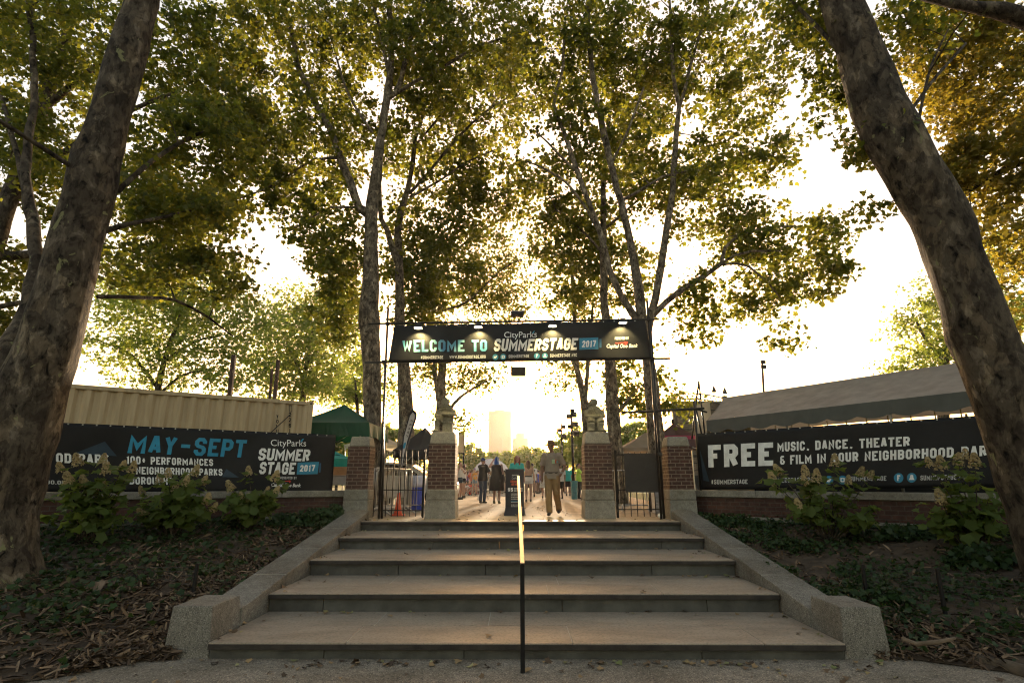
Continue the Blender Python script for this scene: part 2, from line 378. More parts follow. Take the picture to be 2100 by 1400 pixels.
def cheek(side, label):
    xi = SX + side * (SW + .012); w = .455
    x0, x1 = (xi, xi + w) if side > 0 else (xi - w, xi)
    t = thing('cheek_wall', label, 'stair wall', ((x0 + x1) / 2, 6.15, 0), 'stone walls flanking the steps')
    # battered end block
    b = MB(); c = ((x0 + x1) / 2, 6.46)
    vs = [(x0 - .012, 6.11, -.05), (x1 + .012, 6.11, -.05), (x1 + .004, 6.78, -.05), (x0 - .004, 6.78, -.05),
          (x0 + .003, 6.165, .47), (x1 - .003, 6.165, .47), (x1 - .003, 6.76, .47), (x0 + .003, 6.76, .47)]
    q = 1 if side < 0 else 0                          # the face towards the steps leans back a little
    for i_ in ((5, 6) if q else (4, 7)): vs[i_] = (vs[i_][0] + side * .04, vs[i_][1], vs[i_][2])
    b.add(vs, [(3, 2, 1, 0), (4, 5, 6, 7), (0, 1, 5, 4), (1, 2, 6, 5), (2, 3, 7, 6), (3, 0, 4, 7)])
    b.build('end_block', MT['granite'], t, bevel=.012, seg=2, wob=.003, wobs=7)
    ys = [6.762, 7.95, 9.25, 10.6, 12.15]
    def top(y): return .335 + .1475 * (y - 6.76)
    for k in range(4):
        b = MB(); ya, yb = ys[k] + .003, ys[k + 1] - .003
        m = 6 if k == 3 else 2
        for q in range(m):
            a, e = ya + (yb - ya) * q / m, ya + (yb - ya) * (q + 1) / m
            def cr(y): return .035 * max(0, (y - 11.0) / 1.1)            # the top end is slightly crowned
            xs = [x0 + w * s_ for s_ in (0, .25, .5, .75, 1)]
            cs = [0, .75, 1, .75, 0]
            va = [(x, a, top(a) + cr(a) * h) for x, h in zip(xs, cs)]; ve = [(x, e, top(e) + cr(e) * h) for x, h in zip(xs, cs)]
            n0 = [(x0, a, top(a) - .55), (x1, a, top(a) - .55), (x0, e, top(e) - .55), (x1, e, top(e) - .55)]
            V_ = va + ve + n0
            fs = [(j, j + 1, 5 + j + 1, 5 + j) for j in range(4)] + [(10, 0, 5, 12), (4, 11, 13, 9)]
            if q == 0: fs.append((0, 10, 11, 4, 3, 2, 1))
            if q == m - 1: fs.append((5, 6, 7, 8, 9, 13, 12))
            b.add(V_, fs)
        cs_ = b.build('coping_stone', MT['granite'], t, bevel=.012, seg=2, wob=.003, wobs=6)
        if k:
            b = MB(); y = ys[k]
            b.box(x0 + .006, x1 - .006, y - .004, y + .004, top(y) - .5, top(y) - .001); b.build('joint_mortar', MT['mortar'], cs_)
    return t
cheek(-1, 'sloping speckled granite wall with battered end block left of the steps')
cheek(1, 'sloping speckled granite wall with battered end block right of the steps')

# handrail
hx = PZ(1072, 1378, 0).x
t = thing('handrail', 'slim centre handrail with black posts and a shiny metal top bar', 'handrail', (hx, 5.7, 0))
rl = lambda y: .955 + .1485 * (y - 5.7)
b = MB(); b.obox((hx, 5.7, .472), (.021, 0, 0), (0, .021, 0), (0, 0, .472)); b.build('post', MT['black'], t, bevel=.003)
b = MB(); b.obox((hx, 11.25, (PLZ - .2 + rl(11.25)) / 2 + .09), (.019, 0, 0), (0, .019, 0), (0, 0, (rl(11.25) - PLZ) / 2)); b.build('post', MT['black'], t, bevel=.003)
b = MB(); b.beam((hx, 5.68, rl(5.68) - .02), (hx, 11.62, rl(11.62) - .02), .034, .03); b.build('under_bar', MT['black'], t, bevel=.003)
b = MB(); b.beam((hx, 5.665, rl(5.665)), (hx, 11.65, rl(11.65)), .044, .012); b.build('top_bar', MT['brass'], t, bevel=.004, seg=3)

# ------------------------------------------------------------------ piers
def pier(cx, yf, wb, hbase, hbrick, hcap, label):
    cy_ = yf + wb / 2; t = thing('brick_pier', label, 'gate pier', (cx, cy_, PLZ), 'brick gate piers')
    a = wb / 2; z0 = PLZ - .25 if abs(cx) > 3 else PLZ - .01; z1 = PLZ + hbase; zs = PLZ + hbase * .64
    b = MB(); s_ = .012
    b.frustum((cx, cy_), z0, zs - .002, a, a, a - s_, a - s_); b.build('stone_base', MT['limestone'], t, bevel=.012, seg=2, wob=.003, wobs=5)
    b = MB(); b.frustum((cx, cy_), zs + .002, z1, a - s_, a - s_, a - .022, a - .022); b.build('stone_base', MT['limestone'], t, bevel=.02, seg=3, wob=.003, wobs=5)
    b = MB(); q = a - .038; z2 = z1 + hbrick; b.box(cx - q, cx + q, cy_ - q, cy_ + q, z1 - .002, z2); b.build('brick_shaft', MT['brick'], t, bevel=.004)
    b = MB(); q = a - .043; z3 = z2 + hcap; b.frustum((cx, cy_), z2 + .001, z3, q, q, q - .038, q - .038); b.build('cap_stone', MT['limestone'], t, bevel=.035, seg=4, wob=.004, wobs=5)
    return t
pl_ = P(902, 1062, 12.3).x; pr_ = P(1231.5, 1064, 12.3).x
pier(pl_, 12.28, .665, .60, .97, .275, 'wide brick pier left of the opening, seated stone figure looking right')
pier(pr_, 12.28, .665, .60, .97, .275, 'wide brick pier right of the opening, seated stone figure with folded arms')
pol_ = P(728, 1050, 12.35).x; por_ = P(1402, 1050, 12.35).x
pier(pol_, 12.3, .56, .60, .92, .22, 'bare-topped brick pier beside the green canopy and the dated banner')
pier(por_, 12.3, .60, .60, .92, .22, 'bare-topped brick pier beside the banner with the word FREE')

# ------------------------------------------------------------------ garden walls with coping
def gwall(p0, d, nrm, L, label):
    t = thing('brick_wall', label, 'garden wall', (p0.x, p0.y, .6), 'low garden walls under the banners')
    bk = -nrm * .36
    b = MB(); b.prism([p0 + Vector((0, 0, .55)), p0 + d * L + Vector((0, 0, .55)), p0 + d * L + bk + Vector((0, 0, .55)), p0 + bk + Vector((0, 0, .55))], (0, 0, .855))
    # uv along the wall
    o = b.build('brick_face', MT['brickwall'], t)
    me = o.data; uv = me.uv_layers['uv'].data
    for lp in me.loops:
        co = me.vertices[lp.vertex_index].co + origin(o); uv[lp.index].uv = ((co - p0).dot(d), co.z)
    z = 1.407
    k = 0
    while k * 1.5 < L:
        a, e = k * 1.5 + .002, min(L, k * 1.5 + 1.498)
        f = nrm * .045; q = bk - nrm * .045
        b = MB(); b.prism([p0 + d * a + f + Vector((0, 0, z)), p0 + d * e + f + Vector((0, 0, z)), p0 + d * e + q + Vector((0, 0, z)), p0 + d * a + q + Vector((0, 0, z))], (0, 0, .135))
        b.build('coping_stone', MT['limestone'], t, bevel=.012, seg=2); k += 1
    b = MB(); f = nrm * .03
    b.prism([p0 + f + Vector((0, 0, .5)), p0 + d * L + f + Vector((0, 0, .5)), p0 + d * L + Vector((0, 0, .5)) + nrm * .001, p0 + Vector((0, 0, .5)) + nrm * .001], (0, 0, .53))
    b.build('footing', MT['limestone'], t, bevel=.01)
    return t
gwall(LW0 - LD * .42, LD, LNr, 12.4, 'low red brick wall with stone coping under the dated banner')
gwall(RW0 - RD * .42, RD, RNr, 10.5, 'low red brick wall with stone coping under the FREE banner')

# iron fence on the left wall, seen at the end of the banner
t = thing('iron_fence', 'black iron railing beside the pier at the end of the dated banner', 'railing', (LW0.x, LW0.y, 1.54))
q0 = LW0 - LNr * .2
b = MB()
for k in range(12):
    p = q0 + LD * (.02 + k * .12); b.beam(p + Vector((0, 0, 1.545)), p + Vector((0, 0, 2.52)), .02, .02, (0, 1, 0))
b.build('bars', MT['black'], t)
b = MB()
for z in (1.62, 2.32, 2.42): b.beam(q0 + Vector((0, 0, z)) - LD * .12, q0 + LD * 1.5 + Vector((0, 0, z)), .03, .014)
b.build('rail', MT['black'], t)

# ------------------------------------------------------------------ gate leaves
def gate(pxl, pxr, Y, ybot, ytop, yr, xs, label, panel=None):
    p0 = P(pxl, 1060, Y); p1 = P(pxr, 1060, Y)
    t = thing('iron_gate', label, 'gate', ((p0.x + p1.x) / 2, Y, PLZ), 'black iron gate leaves')
    zt = P(pxl, ytop, Y).z; b = MB()
    for k, x in enumerate(xs):
        X = P(x, 1000, Y).x; b.beam((X, Y, PLZ + .03), (X, Y, zt), .017, .017, (0, 1, 0))
        b.add([(X - .008, Y - .008, zt), (X + .008, Y - .008, zt), (X + .008, Y + .008, zt), (X - .008, Y + .008, zt), (X, Y, zt + .05)], [(0, 1, 4), (1, 2, 4), (2, 3, 4), (3, 0, 4)])
    b.build('bars', MT['black'], t)
    for y in yr:
        z = P(pxl, y, Y).z; b = MB(); b.beam((p0.x, Y + .002, z), (p1.x, Y + .002, z), .035, .022); b.build('rail', MT['black'], t)
    for x, w in ((p0.x, .05), (p1.x, .035)):
        b = MB(); b.beam((x, Y, PLZ), (x, Y, zt + .08), w, w, (0, 1, 0)); b.build('stile', MT['black'], t, bevel=.004)
    if panel:
        a, c = P(panel[0], panel[2], Y - .03), P(panel[1], panel[3], Y - .03)
        b = MB(); b.box(a.x, c.x, Y - .045, Y - .025, min(a.z, c.z), max(a.z, c.z)); b.build('backing_board', plain('charcoal_board', (.035, .031, .028), .75), t, bevel=.004)
    return t
gate(777, 867, 12.62, 1057, 927, (938, 1004, 1046), [768.5 + 12.3 * k for k in range(9)], 'black iron gate leaf in front of barriers and a blue bin')
gate(1267, 1360, 12.62, 1055, 930, (932, 1004, 1044), [1266, 1279, 1292, 1305, 1318, 1330, 1342, 1352], 'black iron gate leaf carrying a plain dark board', (1279, 1350, 929, 1009))

# ------------------------------------------------------------------ banner scaffold
YF = 12.15
t = thing('banner_scaffold', 'tall frame of black scaffold poles carrying the welcome banner over the gate', 'scaffold', (0, YF, PLZ))
def pole(pts, r=.026, nm='pole', par=None, mat=None):
    b = MB(); b.tube(pts, r, 10); return b.build(nm, mat or MT['blackpipe'], par, smooth=True)
def vpole(pxb, pxt, yt, Y, r=.026, par=t, z0=PLZ):
    a = P(pxb, 1060, Y); e = P(pxt, yt, Y); pole([(a.x, Y, z0), (e.x, Y, e.z)], r, 'upright', par)
vpole(777, 796, 632, YF + .06); vpole(783, 790, 742, YF + .2); vpole(1356, 1327, 617, YF + .06); vpole(1362, 1333, 655, YF + .22)
pole([P(756, 664, YF), P(1352, 654.5, YF)], .024, 'crossbar', t); pole([P(748, 743, YF), P(1374, 735, YF)], .026, 'crossbar', t)
pole([P(1274, 846, YF + .12), P(1444, 837, YF + .12)], .026, 'crossbar', t)
for (x, y) in ((795, 664), (787, 742), (1330, 655), (1338, 736), (1345, 842), (784, 905), (1353, 931)):
    p = P(x, y, YF + .03); b = MB(); b.obox(p, (.045, 0, 0), (0, .05, 0), (0, 0, .04)); b.build('clamp', MT['darkmetal'], t, bevel=.012)
t = thing('scaffold_stand', 'black scaffold uprights beside the FREE banner at the marquee corner', 'scaffold', (P(1430, 1000, 12.75).x, 12.75, 1.5))
def sp(pts, r=.024): pole(pts, r, 'upright', t)
sp([P(1437, 1005, 12.7), P(1423, 822, 12.7)], .026); sp([P(1419, 900, 13.3), P(1433, 781, 13.3)], .02); sp([P(1433, 781, 13.3), P(1447, 905, 13.3)], .02)
sp([P(1424, 822, 12.9), P(1442, 905, 12.9)], .02); sp([P(1415, 835, 12.75), P(1450, 845, 12.75)], .02)
# ------------------------------------------------------------------ block lettering, made of mitred strokes
G = {}
def _g(ch, w, *st): G[ch] = (w, st)
cA, cB = .26, .15
OO = [(cA, 0), (1 - cA, 0), (1, cB), (1, 1 - cB), (1 - cA, 1), (cA, 1), (0, 1 - cB), (0, cB), 'c']
_g('A', 1, [(0, 0), (.42, 1), (.58, 1), (1, 0)], [(.17, .28), (.83, .28)])
_g('B', 1, [(0, 0), (.74, 0), (1, .14), (1, .4), (.84, .52), (1, .64), (1, .86), (.74, 1), (0, 1), 'c'], [(.05, .52), (.84, .52)])
_g('C', 1, [(1, .68), (1, 1 - cB), (1 - cA, 1), (cA, 1), (0, 1 - cB), (0, cB), (cA, 0), (1 - cA, 0), (1, cB), (1, .32)])
_g('D', 1, [(0, 0), (.72, 0), (1, cB), (1, 1 - cB), (.72, 1), (0, 1), 'c'])
_g('E', .9, [(1, 1), (0, 1), (0, 0), (1, 0)], [(.05, .51), (.86, .51)])
_g('F', .9, [(1, 1), (0, 1), (0, -.06)], [(.05, .5), (.86, .5)])
_g('G', 1, [(1, .7), (1, 1 - cB), (1 - cA, 1), (cA, 1), (0, 1 - cB), (0, cB), (cA, 0), (1 - cA, 0), (1, cB), (1, .48), (.55, .48)])
_g('H', 1, [(0, -.06), (0, 1.06)], [(1, -.06), (1, 1.06)], [(.03, .51), (.97, .51)])
_g('I', .02, [(0, -.06), (0, 1.06)])
_g('K', 1, [(0, -.06), (0, 1.06)], [(1, 1.03), (.12, .46)], [(.34, .6), (1, -.03)])
_g('L', .9, [(0, 1.06), (0, 0), (1, 0)])
_g('M', 1.5, [(0, -.06), (0, 1), (.5, .3), (1, 1), (1, -.06)])
_g('N', 1.05, [(0, -.06), (0, 1), (1, 0), (1, 1.06)])
_g('O', 1, OO); _g('0', 1, OO)
_g('P', 1, [(0, -.06), (0, 1), (.74, 1), (1, .86), (1, .58), (.74, .43), (.03, .43)])
_g('R', 1, [(0, -.06), (0, 1), (.74, 1), (1, .86), (1, .6), (.74, .46), (.03, .46)], [(.55, .46), (1, -.05)])
_g('S', 1, [(1, .72), (1, 1 - cB), (1 - cA, 1), (cA, 1), (0, 1 - cB), (0, .66), (.2, .54), (.8, .46), (1, .34), (1, cB), (1 - cA, 0), (cA, 0), (0, cB), (0, .28)])
_g('T', .95, [(-.05, 1), (1.05, 1)], [(.5, -.06), (.5, 1)])
_g('U', 1, [(0, 1.06), (0, cB), (cA, 0), (1 - cA, 0), (1, cB), (1, 1.06)])
_g('W', 1.65, [(0, 1.04), (.24, 0), (.5, .75), (.76, 0), (1, 1.04)])
_g('Y', 1, [(0, 1.04), (.5, .45), (1, 1.04)], [(.5, -.06), (.5, .46)])
_g('X', 1, [(0, 0), (1, 1)], [(0, 1), (1, 0)])
_g('V', 1, [(0, 1.04), (.5, 0), (1, 1.04)])
_g('1', .45, [(0, .82), (.8, 1), (.8, -.06)])
_g('2', 1, [(0, .72), (0, 1 - cB), (cA, 1), (1 - cA, 1), (1, 1 - cB), (1, .62), (0, .05), (0, 0), (1, 0)])
_g('5', 1, [(1, 1), (0, 1), (0, .58), (.74, .58), (1, .45), (1, cB), (1 - cA, 0), (cA, 0), (0, cB), (0, .24)])
_g('6', 1, [(1, .76), (1, 1 - cB), (1 - cA, 1), (cA, 1), (0, 1 - cB), (0, cB), (cA, 0), (1 - cA, 0), (1, cB), (1, .42), (1 - cA, .55), (.05, .55)])
_g('7', 1, [(0, 1), (1, 1), (1, .92), (.4, -.04)])
_g('+', .9, [(0, .5), (1, .5)], [(.5, .16), (.5, .84)])
_g('#', 1, [(.3, 0), (.4, 1)], [(.7, 0), (.8, 1)], [(0, .34), (1, .34)], [(.02, .66), (1.02, .66)])
_g('&', 1, [(1, .38), (.9, .1), (.7, 0), (.25, 0), (0, .15), (0, .38), (.2, .52), (.85, .52)], [(.2, .52), (.05, .66), (.05, .87), (.28, 1), (.66, 1), (.85, .88)])
_g('$', 1, [(1, .72), (1, .84), (.74, .95), (.26, .95), (0, .84), (0, .66), (.2, .54), (.8, .46), (1, .34), (1, .17), (.74, .05), (.26, .05), (0, .17), (0, .28)], [(.5, -.06), (.5, 1.08)])
_g('.', .02, [(0, -.06), (0, .1)]); _g(',', .5, [(.75, .1), (.35, -.22)]); _g('-', 1.1, [(0, .5), (1, .5)]); _g('/', .6, [(0, 0), (1, 1)])
def stroke(pts, th, closed):
    """left and right outline of a mitred stroke"""
    p = [np.array(q, float) for q in pts]; n = len(p); L = []; Rr = []
    for i in range(n):
        a = p[i] - p[i - 1] if (i or closed) else None; b = p[(i + 1) % n] - p[i] if (i < n - 1 or closed) else None
        if a is None: a = b
        if b is None: b = a
        a = a / (np.linalg.norm(a) + 1e-9); b = b / (np.linalg.norm(b) + 1e-9)
        na, nb = np.array([-a[1], a[0]]), np.array([-b[1], b[0]]); m = na + nb; m /= (np.linalg.norm(m) + 1e-9)
        k = th / 2 / max(.42, float(m @ na)); L.append(p[i] + m * k); Rr.append(p[i] - m * k)
    return L, Rr
def textgeo(s, th=.2, wd=.5, gap=.17, shear=0.):
    """quads of the whole line, height 1, th/wd relative to height -> list of (quad, layer), total width"""
    x = 0; out = []; wi = 0; gap *= .72
    for ch in s:
        if ch == ' ': x += wd * .62 + gap; wi += 1; continue
        w, sts = G[ch]; gw = max(w * (wd - th), 0)
        for k, st_ in enumerate(sts):
            cl = st_[-1] == 'c'; pts = [q for q in st_ if q != 'c']
            if not cl:                                  # square ends where a stroke stops at the edge of the letter
                for e, o in ((0, 1), (-1, -2)):
                    (ax_, ay_), (bx_, by_) = pts[e], pts[o]
                    if abs(ax_ - bx_) < .02 and (ay_ < .08 or ay_ > .92): pts[e] = (ax_, -9 if ay_ < .5 else 9)
                    elif abs(ay_ - by_) < .02 and (ax_ < .06 or ax_ > .94) and ch not in '+-#': pts[e] = (-9 if ax_ < .5 else 9, ay_)
            pts = [(min(max(x + th / 2 + a * gw, x - .0), x + gw + th), min(max(th / 2 + b * (1 - th), 0), 1)) for a, b in pts]
            L, Rr = stroke(pts, th, cl); n = len(pts)
            if ch != ',': L, Rr = [[np.array([q[0], min(max(q[1], 0), 1)]) for q in s__] for s__ in (L, Rr)]
            for i in range(n if cl else n - 1):
                j = (i + 1) % n; m = max(1, int(np.linalg.norm(L[j] - L[i]) / .16))
                for q in range(m):
                    f0, f1 = q / m, (q + 1) / m
                    out.append(([L[i] + (L[j] - L[i]) * f0, Rr[i] + (Rr[j] - Rr[i]) * f0, Rr[i] + (Rr[j] - Rr[i]) * f1, L[i] + (L[j] - L[i]) * f1], k, wi))
        x += gw + th + gap
    return [([(a + b * shear, b) for a, b in q], k, wi) for q, k, wi in out], x - gap
def fontgeo(s, bold=0., shear=0.):
    cu = bpy.data.curves.new('t', 'FONT'); cu.body = s; cu.resolution_u = 3; cu.offset = bold; cu.shear = shear
    o = bpy.data.objects.new('t', cu); C.objects.link(o)
    me = bpy.data.meshes.new_from_object(o.evaluated_get(bpy.context.evaluated_depsgraph_get()))
    vs = np.array([v.co[:2] for v in me.vertices]); fs = [tuple(p.vertices) for p in me.polygons]
    bpy.data.objects.remove(o); bpy.data.curves.remove(cu); bpy.data.meshes.remove(me)
    cap = .69
    return vs / cap, fs
def quadmap(c, u, v):                              # c: bl, br, tr, tl
    return c[0] * (1 - u) * (1 - v) + c[1] * u * (1 - v) + c[2] * u * v + c[3] * (1 - u) * v

class Banner:
    """vinyl sheet hung in a vertical plane, with soft wrinkles; writing follows the wrinkles"""
    def __init__(s, name, label, cat, p0, d, corners, mat, back, amp=.02, seed=0, group=None, nx=90, nz=16, fold=.6):
        s.p0, s.d = Vector(p0), Vector(d).normalized(); s.n = Vector((s.d.y, -s.d.x, 0))
        if s.n.y > 0: s.n = -s.n
        s.c = [np.array(s.sz(*q)) for q in corners]; s.amp = amp; s.seed = seed; s.fold = fold
        c = sum(s.c) / 4; s.root = thing(name, label, cat, s.pt(c[0], c[1]), group)
        b = MB()
        vs = [s.pt(*quadmap(s.c, i / nx, j / nz)) for j in range(nz + 1) for i in range(nx + 1)]
        fs = [(j * (nx + 1) + i, j * (nx + 1) + i + 1, (j + 1) * (nx + 1) + i + 1, (j + 1) * (nx + 1) + i) for j in range(nz) for i in range(nx)]
        k = len(vs); vs += [p - s.n * .004 for p in vs]
        fs += [tuple(reversed([q + k for q in f])) for f in fs]
        rim = [i for i in range(nx + 1)] + [j * (nx + 1) + nx for j in range(1, nz + 1)] + [nz * (nx + 1) + i for i in range(nx - 1, -1, -1)] + [j * (nx + 1) for j in range(nz - 1, 0, -1)]
        fs += [(rim[i], rim[i - 1], rim[i - 1] + k, rim[i] + k) for i in range(len(rim))]
        b.add(vs, fs); b.build('sheet', mat, s.root, smooth=True)
        # eyelets along the top edge
        b = MB()
        for i in range(1, 24):
            a = quadmap(s.c, i / 24, .985); b.obox(s.pt(a[0], a[1], .006), s.d * .012, s.n * .003, (0, 0, .012))
        b.build('eyelets', MT['steel'], s.root, uv=False)
    def sz(s, px, py):
        r = ray(px, py); t = (s.p0 - CAMP).dot(s.n) / r.dot(s.n); p = CAMP + r * t
        return ((p - s.p0).dot(s.d), p.z)
    def off(s, a, z):
        q = Vector((a * .9 + s.seed, z * .7, s.seed)); f = noise.noise(q * 1.3) * s.amp
        c = quadmap(s.c, .5, .5); du = (a - c[0]); dz = (z - c[1])
        w = noise.noise(Vector((a * 1.1 + dz * 1.4 + s.seed, dz * .35, s.seed * 2))) + .35 * noise.noise(Vector((a * 2.4 - dz * 2.2, dz * 1.0, s.seed + 9)))
        return f + w * s.amp * s.fold
    def pt(s, a, z, lift=0): return s.p0 + s.d * float(a) + Vector((0, 0, float(z))) + s.n * (s.off(float(a), float(z)) + lift)
    def shape(s, name, mat, pxs, lift=.011, fan=True):
        b = MB(); q = [s.sz(*p) for p in pxs]
        if len(q) == 4:
            c = [np.array(p) for p in q]; n = 8
            vs = [s.pt(*quadmap(c, i / n, j / 3), lift) for j in range(4) for i in range(n + 1)]
            b.add(vs, [(j * (n + 1) + i, j * (n + 1) + i + 1, (j + 1) * (n + 1) + i + 1, (j + 1) * (n + 1) + i) for j in range(3) for i in range(n)])
        else:
            b.add([s.pt(a, z, lift) for a, z in q], [tuple(range(len(q)))])
        return b.build(name, mat, s.root, uv=False)
    def disc(s, name, mat, px, py, r, lift=.010):
        return s.shape(name, mat, [(px + r * math.cos(-k * math.pi / 7), py + r * math.sin(-k * math.pi / 7)) for k in range(14)], lift)
    def text(s, t, mat, x0, yb0, yt0, x1, yb1, yt1, th=.2, wd=.5, gap=.17, shear=0., lift=.016, font=False, bold=0., name='lettering'):
        c = [np.array(s.sz(*q)) for q in ((x0, yb0), (x1, yb1), (x1, yt1), (x0, yt0))]; b = MB()
        if font:
            vs, fs = fontgeo(t, bold, shear); mx = vs[:, 0].max(); mn = vs[:, 0].min()
            b.add([s.pt(*quadmap(c, (a - mn) / (mx - mn), h), lift) for a, h in vs], fs)
        else:
            qs, w = textgeo(t, th, wd, gap, shear); w += shear; word = 0
            for q, k, wi in qs:
                if wi != word: b.build(name, mat, s.root, uv=False); b = MB(); word = wi
                b.add([s.pt(*quadmap(c, a / w, h), lift + .0006 * k) for a, h in q], [(0, 1, 2, 3)])
        return b.build(name, mat, s.root, uv=False)

def vinyl(name, col, rough=.42):
    m, nt, b = nodes(name); co = tc(nt)
    nt.links.new(ramp(nt, nz(nt, co, 2, 5), [(.3, tuple(c * .8 for c in col)), (.7, tuple(c * 1.15 for c in col))]), b.inputs['Base Color'])
    b.inputs['Roughness'].default_value = rough; b.inputs['Specular IOR Level'].default_value = .22
    bump(nt, b, nz(nt, co, 5, 4), .25, .02); return m
MT['vinyl'] = vinyl('charcoal_vinyl', (.011, .011, .0125), .5)
MT['ink'] = plain('white_ink', (.82, .82, .80), .5)
MT['inkcream'] = plain('cream_ink', (.82, .78, .70), .5)
def blueink():
    m, nt, b = nodes('blue_gradient_ink'); co = tc(nt)
    nt.links.new(ramp(nt, nz(nt, co, 1.9, 1), [(.33, (.03, .16, .30)), (.5, (.10, .33, .42)), (.66, (.36, .66, .66))]), b.inputs['Base Color']); b.inputs['Roughness'].default_value = .5; return m
MT['inkgrad'] = blueink()
MT['inkblue'] = plain('blue_ink', (.015, .26, .44), .5)
MT['inkmid'] = plain('mid_blue_ink', (.025, .22, .36), .5)
MT['inkdim'] = plain('dim_blue_ink', (.02, .10, .20), .5)
MT['inknavy'] = plain('navy_print', (.012, .035, .06), .5)
MT['inkred'] = plain('red_ink', (.45, .03, .02), .5)
MT['inkgrey'] = plain('grey_ink', (.55, .55, .53), .5)

def swoosh(B, x0, x1, y):
    w = x1 - x0
    B.shape('swoosh', MT['inkred'], [(x0, y + w * .07), (x0 + w * .7, y + w * .06), (x0 + w * .72, y), (x1, y + w * .05), (x1 - w * .12, y + w * .3), (x0 + w * .75, y + w * .26), (x0 + w * .8, y + w * .16), (x0, y + w * .16)])
def icon(B, px, py, r, kind):
    B.disc('badge', MT['inkmid'], px, py, r)
    if kind == 'f': B.text('F', MT['ink'], px - r * .3, py + r * .6, py - r * .6, px + r * .35, py + r * .6, py - r * .6, .25, .6, lift=.017, name='badge_symbol')
    elif kind == 'bird': B.shape('badge_symbol', MT['ink'], [(px - r * .6, py + r * .35), (px + r * .1, py + r * .45), (px + r * .45, py), (px + r * .6, py - r * .35), (px + r * .1, py - r * .4), (px - r * .05, py - r * .1), (px - r * .5, py - r * .35)], .014)
    elif kind == 'cam':
        B.shape('badge_symbol', MT['ink'], [(px - r * .5, py + r * .5), (px + r * .5, py + r * .5), (px + r * .5, py - r * .45), (px - r * .5, py - r * .45)], .014)
        B.disc('badge_lens', MT['inkmid'], px, py, r * .25, .018)
    else: B.shape('badge_symbol', MT['ink'], [(px - r * .6, py + r * .45), (px + r * .6, py + r * .45), (px + r * .35, py), (px + r * .3, py - r * .5), (px, py - r * .65), (px - r * .3, py - r * .5), (px - r * .35, py)], .014)

# welcome banner
B = Banner('welcome_banner', 'long charcoal banner over the gate reading WELCOME TO SUMMERSTAGE 2017', 'banner', (0, YF - .05, 0), (1, 0, 0),
           [(797, 741), (1336, 735), (1323, 656.5), (809, 668)], MT['vinyl'], None, .034, 3, nx=120, nz=20, fold=1.0)
BW = B
B.text('WELCOME TO', MT['inkgrad'], 825, 722, 697, 999, 720.5, 697, .2, .56, .16)
B.text('SUMMERSTAGE', MT['inkcream'], 1012, 720.5, 695, 1186, 717.5, 693.5, .215, .6, .12, .17)
B.text('CityParks', MT['ink'], 1034, 692.5, 680.5, 1101, 691, 678.5, font=True)
B.shape('leaf_mark', MT['inkblue'], [(1091, 683), (1094, 683), (1097, 678), (1094, 679)])
B.shape('year_panel', MT['inkmid'], [(1188, 717.5), (1227, 716), (1227, 691.5), (1188, 693.5)])
B.shape('year_panel', MT['inkdim'], [(1229, 713), (1233.5, 712.7), (1233.5, 694.6), (1229, 695)])
B.text('2017', MT['ink'], 1193, 712.5, 699, 1222.5, 711.5, 697.5, .2, .5, .14, .1)
B.text('PRESENTED BY', MT['inkgrey'], 1261, 696.5, 691, 1289, 696, 690.5, .2, .55, .2)
swoosh(B, 1262, 1288, 700); B.text('Capital One Bank', MT['ink'], 1244, 713, 705.5, 1308, 712, 705, font=True, bold=.02, shear=.25)
B.text('#SUMMERSTAGE', MT['inkgrey'], 863, 736.2, 730, 909, 736, 729.7, .19, .55, .17)
B.text('WWW.SUMMERSTAGE.ORG', MT['inkgrey'], 922, 735.5, 729, 996, 734.5, 728, .19, .55, .17)
icon(B, 1016, 732, 6, 'bird'); icon(B, 1032, 731.6, 6, 'cam')
B.text('SUMMERSTAGE', MT['inkgrey'], 1043, 734, 727.6, 1085, 733, 727, .19, .55, .17)
icon(B, 1101, 729.5, 6, 'f'); icon(B, 1117.5, 729, 6, 'ghost')
B.text('SUMMERSTAGE NYC', MT['inkgrey'], 1128, 732, 725.4, 1183, 731, 724.6, .19, .55, .17)
